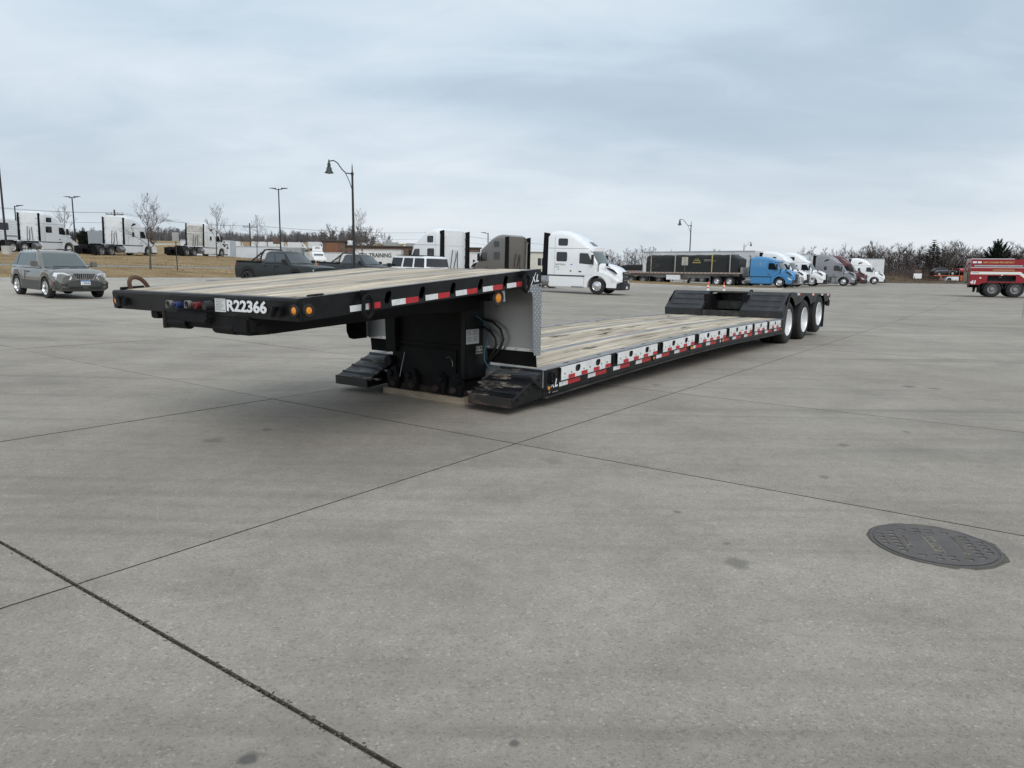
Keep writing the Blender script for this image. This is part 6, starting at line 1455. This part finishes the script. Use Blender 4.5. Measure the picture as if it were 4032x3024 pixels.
# utility poles and cables
def upole(label, loc, H):
    x, y = loc; o = thing('utility_pole', label, 'utility pole', (x, y, Gz(x, y)), R(20))
    MB().tube([(0, 0, -.3), (0, 0, H)], [.16, .11], 8).build('pole', M['woodpole'], o)
    MB().box(-1.2, 1.2, -.06, .06, H - .75, H - .62).build('crossarm', M['woodpole'], o)
    for k in (-1.1, -.4, .4, 1.1): MB().lathe([(H - .62, .05), (H - .45, .06), (H - .40, .0005)], 'z', (k, 0, 0), 8).build('insulator', M['grey'], o)
    return o, Vector((x, y, Gz(x, y) + H))
poles = [((-86.0, 105.0), 8.2, 'wooden utility pole off beyond the ribbed camper'), ((-60.3, 110.0), 7.0, 'wooden utility pole rising behind the truck with plain back panels'), ((-47.6, 131.0), 8.0, 'wooden utility pole behind the white trailers'), ((-18.5, 175.0), 8.6, 'wooden utility pole behind the brick building'), ((20, 230.0), 8.5, 'far wooden utility pole behind the parked trucks')]
tops = [upole(l, p, h)[1] for p, h, l in poles]
for j, (dz, off, lab) in enumerate(((-.42, 0.0, 'upper overhead power cable along the utility poles'), (-1.9, .0, 'lower overhead power cable along the utility poles'), (-.4, 1.1, 'thin overhead power cable along the utility poles'))):
    pts = []
    for i in range(len(tops) - 1):
        for k in range(12):
            t = k / 12; p = tops[i].lerp(tops[i + 1], t); pts.append((p.x + off, p.y, p.z + dz - 2.4 * t * (1 - t)))
    pts.append((tops[-1].x + off, tops[-1].y, tops[-1].z + dz))
    tag(MB().tube(pts, .018 if j < 2 else .012, 4).build('power_cable', M['wire'], None), lab, 'cable')
# corrugated steel panel stack behind the trees
tag(MB().prism([(k * .22, (.06 if k % 2 else 0)) for k in range(14)] + [(k * .22, .03 + (.06 if k % 2 else 0)) for k in range(13, -1, -1)], 'z', 0, 2.6).build('corrugated_panel', M['alusheet'], None, loc=(-50.5, 86.0, Gz(-50.5, 86.0)), rotz=R(-20)), 'corrugated metal panel standing beside the second white truck', 'panel')
# wheel stops along the verge
for s_, L_ in ((13, 3.0), (-3, 2.0)):
    x, y = vp(-.55, s_); tag(MB().box(-L_ / 2, L_ / 2, -.08, .08, 0, .10).build('wheel_stop', M['kerb'], None, .02, loc=(x, y, Gz(x, y)), rotz=math.atan2(VD[1], VD[0])), ('long' if L_ > 2.5 else 'short') + ' concrete wheel stop lying along the verge kerb', 'wheel stop')

# ================================================================== TREES
def tree_mesh(seed, H, tr_, limbs=9, sub=6, twigs=5, spread=.55, base=.25, mat_=None, twig_r=.012, oak=False, upr=.6, sides=5):
    r = random.Random(seed); tk, cr = MB(), MB()
    pts = [(0, 0, -.15)]; x = y = 0; n = 8
    for k in range(1, n + 1):
        x += r.gauss(0, H * .012); y += r.gauss(0, H * .012); pts.append((x, y, H * .92 * k / n))
    rad = [tr_ * 1.25] + [tr_ * (1 - .9 * k / n) for k in range(1, n + 1)]
    tk.tube(pts, rad, 7)
    def along(f):
        q = f * n; i = min(int(q), n - 1); a, b = Vector(pts[i]), Vector(pts[i + 1]); return a.lerp(b, q - i)
    def branch(p, d, L, r0, lvl):
        ps = [p]; d = d.normalized(); seg = 4 if lvl < 2 else 3; cur = p.copy()
        for k in range(seg):
            d = (d + Vector((r.gauss(0, .16), r.gauss(0, .16), r.gauss(.06 if not oak else .02, .14)))).normalized(); cur = cur + d * L / seg; ps.append(cur.copy())
        cr.tube(ps, [max(twig_r * .7, r0 * (1 - .8 * k / seg)) for k in range(seg + 1)], sides if lvl == 0 else (4 if lvl == 1 else 3), cap=False)
        if lvl < 2:
            for _ in range(sub if lvl == 0 else twigs):
                f = r.uniform(.25, 1.0); i = min(int(f * seg), seg - 1); q = ps[i].lerp(ps[i + 1], f * seg - i)
                dd = (d + Vector((r.gauss(0, .6), r.gauss(0, .6), r.gauss(.15, .45)))).normalized()
                branch(q, dd, L * r.uniform(.34, .62), max(twig_r, r0 * .45), lvl + 1)
    for k in range(limbs):
        f = base + (1 - base) * (k + r.random() * .8) / limbs; p = along(min(f, .985)); a = k * 2.4 + r.uniform(-.4, .4)
        el = upr + (.5 * f) + r.gauss(0, .12)
        d = Vector((math.cos(a) * math.cos(el), math.sin(a) * math.cos(el), math.sin(el)))
        branch(p, d, H * spread * (1.08 - .72 * f) * r.uniform(.8, 1.15), tr_ * (.58 - .42 * f), 0)
    m_ = mat_ or M['bark']
    return tk.mesh('trunk', m_, fix=False), cr.mesh('crown', m_, fix=False)
def tree(label, loc, meshes, sc=1.0, rot=0.0, group=None, dz=0.0, name='bare_tree', sz=None):
    x, y = loc; o = thing(name, label, 'tree', (x, y, Gz(x, y) + dz), rot, group); o.scale = (sc, sc, sz or sc)
    link('trunk', meshes[0], o); link('crown', meshes[1], o); return o
young = [tree_mesh(s, 5.6, .075, 11, 6, 4, .46, .30, twig_r=.009, upr=.72) for s in (1, 2, 5)]
tree('bare young tree with wide open crown on the grass verge behind the trailer nose', (-26.4, 52.4), young[0], .98, 1.0, dz=.1, sz=.88)
tree('slender bare tree on the upper row between the second and third white trucks', (-41.0, 82.3), young[1], .95, 2.0, dz=.1)
tree('bare tree in front of the grimy white truck', (-33.6, 82.0), young[2], .98, .3, dz=.1)
tree('bare tree beside the first white truck behind the suv', (-49.5, 80.4), young[1], .86, 4.0, dz=.1)
tree('bare young tree in front of the plain white trailer', (-27.6, 78.0), young[0], .80, 2.2, dz=.1)
tree('thin bare tree standing before the brick building', (-14.6, 69.5), young[2], .88, 3.3, sz=1.0)
tree('small bare tree on the grass island in front of the tarped load', (14.9, 79.2), young[0], .62, 5.0, dz=.2)
small_shrub = tree_mesh(31, 2.2, .03, 12, 6, 4, .6, .1, twig_r=.008)
oak = [tree_mesh(s, 9.5, .34, 10, 7, 6, .60, .32, mat_=M['bark'], twig_r=.03, oak=True, upr=.35) for s in (41, 42, 43)]
for k, (p, sc) in enumerate((((-32.6, 131), .74), ((-28.2, 129), .70), ((-26.2, 133), .72), ((-31.0, 138), .55), ((-24.2, 136), .62))):
    tree(['broad gnarled tree over the left end of the brick building', 'gnarled tree with crooked limbs over the middle of the brick building', 'gnarled tree with a round crown over the brick roof', 'smaller crooked tree in the gap over the brick building', 'gnarled tree at the right end over the brick roof'][k], p, oak[k % 3], sc, k * 1.3, 'gnarled trees behind the brick building')
# wood along the right edge: individual bare trees
wood = [tree_mesh(60 + s, 8.5, .12, 13, 7, 6, .52, .16, mat_=M['bark_far'], twig_r=.019, upr=.62, sides=4) for s in range(6)]
wr = random.Random(12); wl = 'bare grey-brown tree in the winter wood behind the lot'
cnt = 0
for k in range(105):
    f = k / 104; px_ = 3130 + f * 1010 + wr.uniform(-8, 8); d = 160 + wr.uniform(0, 26) + (14 if px_ < 3300 else 0)
    x = (px_ - 2016) / 2803 * d; sc = wr.uniform(.80, 1.12) * (1.0 if px_ > 3380 else .86)
    tree(wl, (x, d), wood[k % 6], sc, wr.random() * 6.3, 'trees of the winter wood', dz=0.0, sz=sc * wr.uniform(.92, 1.12)); cnt += 1
# farther trees seen above the trailers and trucks in the middle
for k in range(56):
    px_ = 2380 + k * 14.5 + wr.uniform(-8, 8); d = 205 + wr.uniform(0, 45); x = (px_ - 2016) / 2803 * d
    sc = wr.uniform(.52, .78) * (1.15 if 2660 < px_ < 2860 else 1.0)
    tree('bare tree in the thin wood seen beyond the long white trailer', (x, d), wood[(k * 5) % 6], sc, wr.random() * 6.3, 'trees beyond the long trailer', sz=sc * wr.uniform(.9, 1.2))
for k in range(16):
    px_ = 2060 + k * 20 + wr.uniform(-6, 6); d = 260 + wr.uniform(0, 30); x = (px_ - 2016) / 2803 * d
    tree('bare tree beyond the site office', (x, d), wood[(k * 3) % 6], wr.uniform(.45, .62), wr.random() * 6.3, 'trees beyond the site office')
# undergrowth: dense twigs nobody could count
mb = MB(); ur = random.Random(9)
def twigs(x, y, z, h, wd, n):
    for _ in range(n):
        a = ur.random() * 6.28; l = ur.uniform(.3, 1) * h; sp_ = ur.uniform(.15, .5) * wd
        b = (x + ur.gauss(0, wd * .5), y + ur.gauss(0, wd * .5), z - .1); t = ur.uniform(.03, .07)
        m_ = (b[0] + sp_ * math.cos(a), b[1] + sp_ * math.sin(a), z + l)
        mb.add([(b[0] - t, b[1], b[2]), (b[0] + t, b[1], b[2]), m_, (b[0], b[1] + t, b[2])], [(0, 1, 2), (3, 0, 2)])
for k in range(2300):
    px_ = 3150 + ur.random() * 980; d = 156 + ur.random() * 34; x = (px_ - 2016) / 2803 * d
    twigs(x, d, Gz(x, d), ur.uniform(2.4, 6.0), 2.2, 30)
for k in range(420):
    px_ = 2380 + ur.random() * 800; d = 200 + ur.random() * 50; x = (px_ - 2016) / 2803 * d
    twigs(x, d, Gz(x, d), ur.uniform(2.0, 4.2), 2.6, 24)
struct(mb.build('undergrowth', M['bark_far'], None), 'stuff', 'tangled bare undergrowth of the winter wood')
mb = MB()
for k in range(900):
    x = ur.uniform(58, 112); y = 134 + ur.random() * 15 + (x - 70) * .05; xx = (x - 66) / 11
    z = .70 + (2.2 * math.exp(-xx * xx) + .10) * max(0, math.sin(math.pi * (y - 133.5 - (x - 70) * .05) / 18)) ** .8 - .1
    for _ in range(6):
        a = ur.random() * 6.28; h = ur.uniform(.2, .7); t = .05; bx_, by_ = x + ur.gauss(0, .4), y + ur.gauss(0, .4)
        mb.add([(bx_ - t, by_, z), (bx_ + t, by_, z), (bx_ + h * .4 * math.cos(a), by_ + h * .4 * math.sin(a), z + h)], [(0, 1, 2)])
struct(mb.build('dead_weeds', M['brush'], None), 'stuff', 'dead brown weeds on the mound at the lot edge')
# far wood on the left that reads as one grey band
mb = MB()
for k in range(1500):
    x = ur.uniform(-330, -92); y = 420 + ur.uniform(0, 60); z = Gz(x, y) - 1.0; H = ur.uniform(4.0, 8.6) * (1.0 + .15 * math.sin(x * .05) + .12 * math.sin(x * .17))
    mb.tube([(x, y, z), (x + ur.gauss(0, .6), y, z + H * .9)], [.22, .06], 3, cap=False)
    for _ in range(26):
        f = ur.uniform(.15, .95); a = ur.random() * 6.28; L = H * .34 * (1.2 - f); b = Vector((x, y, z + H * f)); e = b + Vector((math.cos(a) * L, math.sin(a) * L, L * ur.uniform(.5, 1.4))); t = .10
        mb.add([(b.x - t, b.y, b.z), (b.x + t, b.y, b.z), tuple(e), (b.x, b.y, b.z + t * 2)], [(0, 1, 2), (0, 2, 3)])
struct(mb.build('far_wood', M['bark_haze'], None), 'stuff', 'distant grey wood along the horizon')

# ---------------------------------------------------------------- evergreens
def conifer_mesh(seed, H, kind):
    r = random.Random(seed); tk, cr = MB(), MB()
    tk.tube([(0, 0, -.2), (0, 0, H * .97)], [H * .022, .02], 7)
    def frond(p, d, L, w_):
        side_ = d.cross(Vector((0, 0, 1))).normalized(); n = int(16 + L * 12)
        cr.tube([p, p + d * L * .5, p + d * L + Vector((0, 0, L * (.12 if kind == 'spruce' else .25)))], [.035, .025, .008], 4, cap=False)
        for k in range(n):
            f = .18 + .82 * (k + r.random()) / n; q = p + d * L * f + Vector((0, 0, L * f * f * (.12 if kind == 'spruce' else .25)))
            for s in (-1, 1):
                ln = w_ * (1.15 - .75 * f) * r.uniform(.6, 1.2); e = q + side_ * s * ln + d * ln * r.uniform(.2, .9) + Vector((0, 0, r.uniform(-.35, .25) * ln)); t = ln * .22
                cr.add([tuple(q - d * t), tuple(q + d * t), tuple(e), tuple(q + Vector((0, 0, t)))], [(0, 1, 2), (1, 3, 2)])
    z = H * (.10 if kind != 'pine' else .12); k = 0
    while z < H * .97:
        f = z / H; nb = 6 if kind != 'pine' else 5
        for j in range(nb):
            a = j * 2 * math.pi / nb + k * .7 + r.uniform(-.3, .3)
            if kind == 'spruce': L = H * .38 * (1.02 - f) ** .8 * r.uniform(.6, 1.2); el = -.12 + .5 * f
            elif kind == 'pine': L = H * .52 * (1.05 - f) ** .7 * r.uniform(.7, 1.15); el = .38 + .55 * f
            else: L = H * .30 * math.sin(math.pi * min(.98, f + .12)) * r.uniform(.6, 1.15) + .2; el = .45 + .4 * f
            d = Vector((math.cos(a) * math.cos(el), math.sin(a) * math.cos(el), math.sin(el))); frond(Vector((0, 0, z)), d, L, L * .30 if kind != 'cedar' else L * .45)
        z += H * (.040 if kind == 'spruce' else .07); k += 1
    return tk.mesh('trunk', M['bark'], fix=False), cr.mesh('crown', M['needle' if kind != 'cedar' else 'cedar'], fix=False)
sp_m = conifer_mesh(3, 11.2, 'spruce'); pn_m = conifer_mesh(5, 10.5, 'pine'); cd_m = conifer_mesh(7, 6.0, 'cedar')
tree('dark pointed spruce standing taller than the winter wood', (96.2, 166.0), sp_m, 1.0, .4, name='spruce_tree', dz=.2)
tree('dark spreading pine rising behind the fire engine', (108.5, 162.0), pn_m, 1.0, 1.1, name='pine_tree')
for (p, sc, l) in (((76.6, 157), 1.12, 'round dark cedar among the bare trees of the wood'), ((97.5, 158), .95, 'squat dark cedar left of the pine in the wood'), ((56.2, 135), .85, 'dark bushy evergreen rising behind the grey truck'), ((59.4, 137), .70, 'second dark bushy evergreen behind the grey truck'), ((69.5, 150), .62, 'small dark evergreen between the grey truck and the last white truck'), ((-57.0, 96), .56, 'dark evergreen shrub behind the first white truck'), ((-61.0, 99), .42, 'smaller dark evergreen shrub behind the first white truck'), ((-54.6, 100), .42, 'low dark evergreen beside the corrugated panel')):
    tree(l, p, cd_m, sc, sc * 9, name='evergreen_tree')
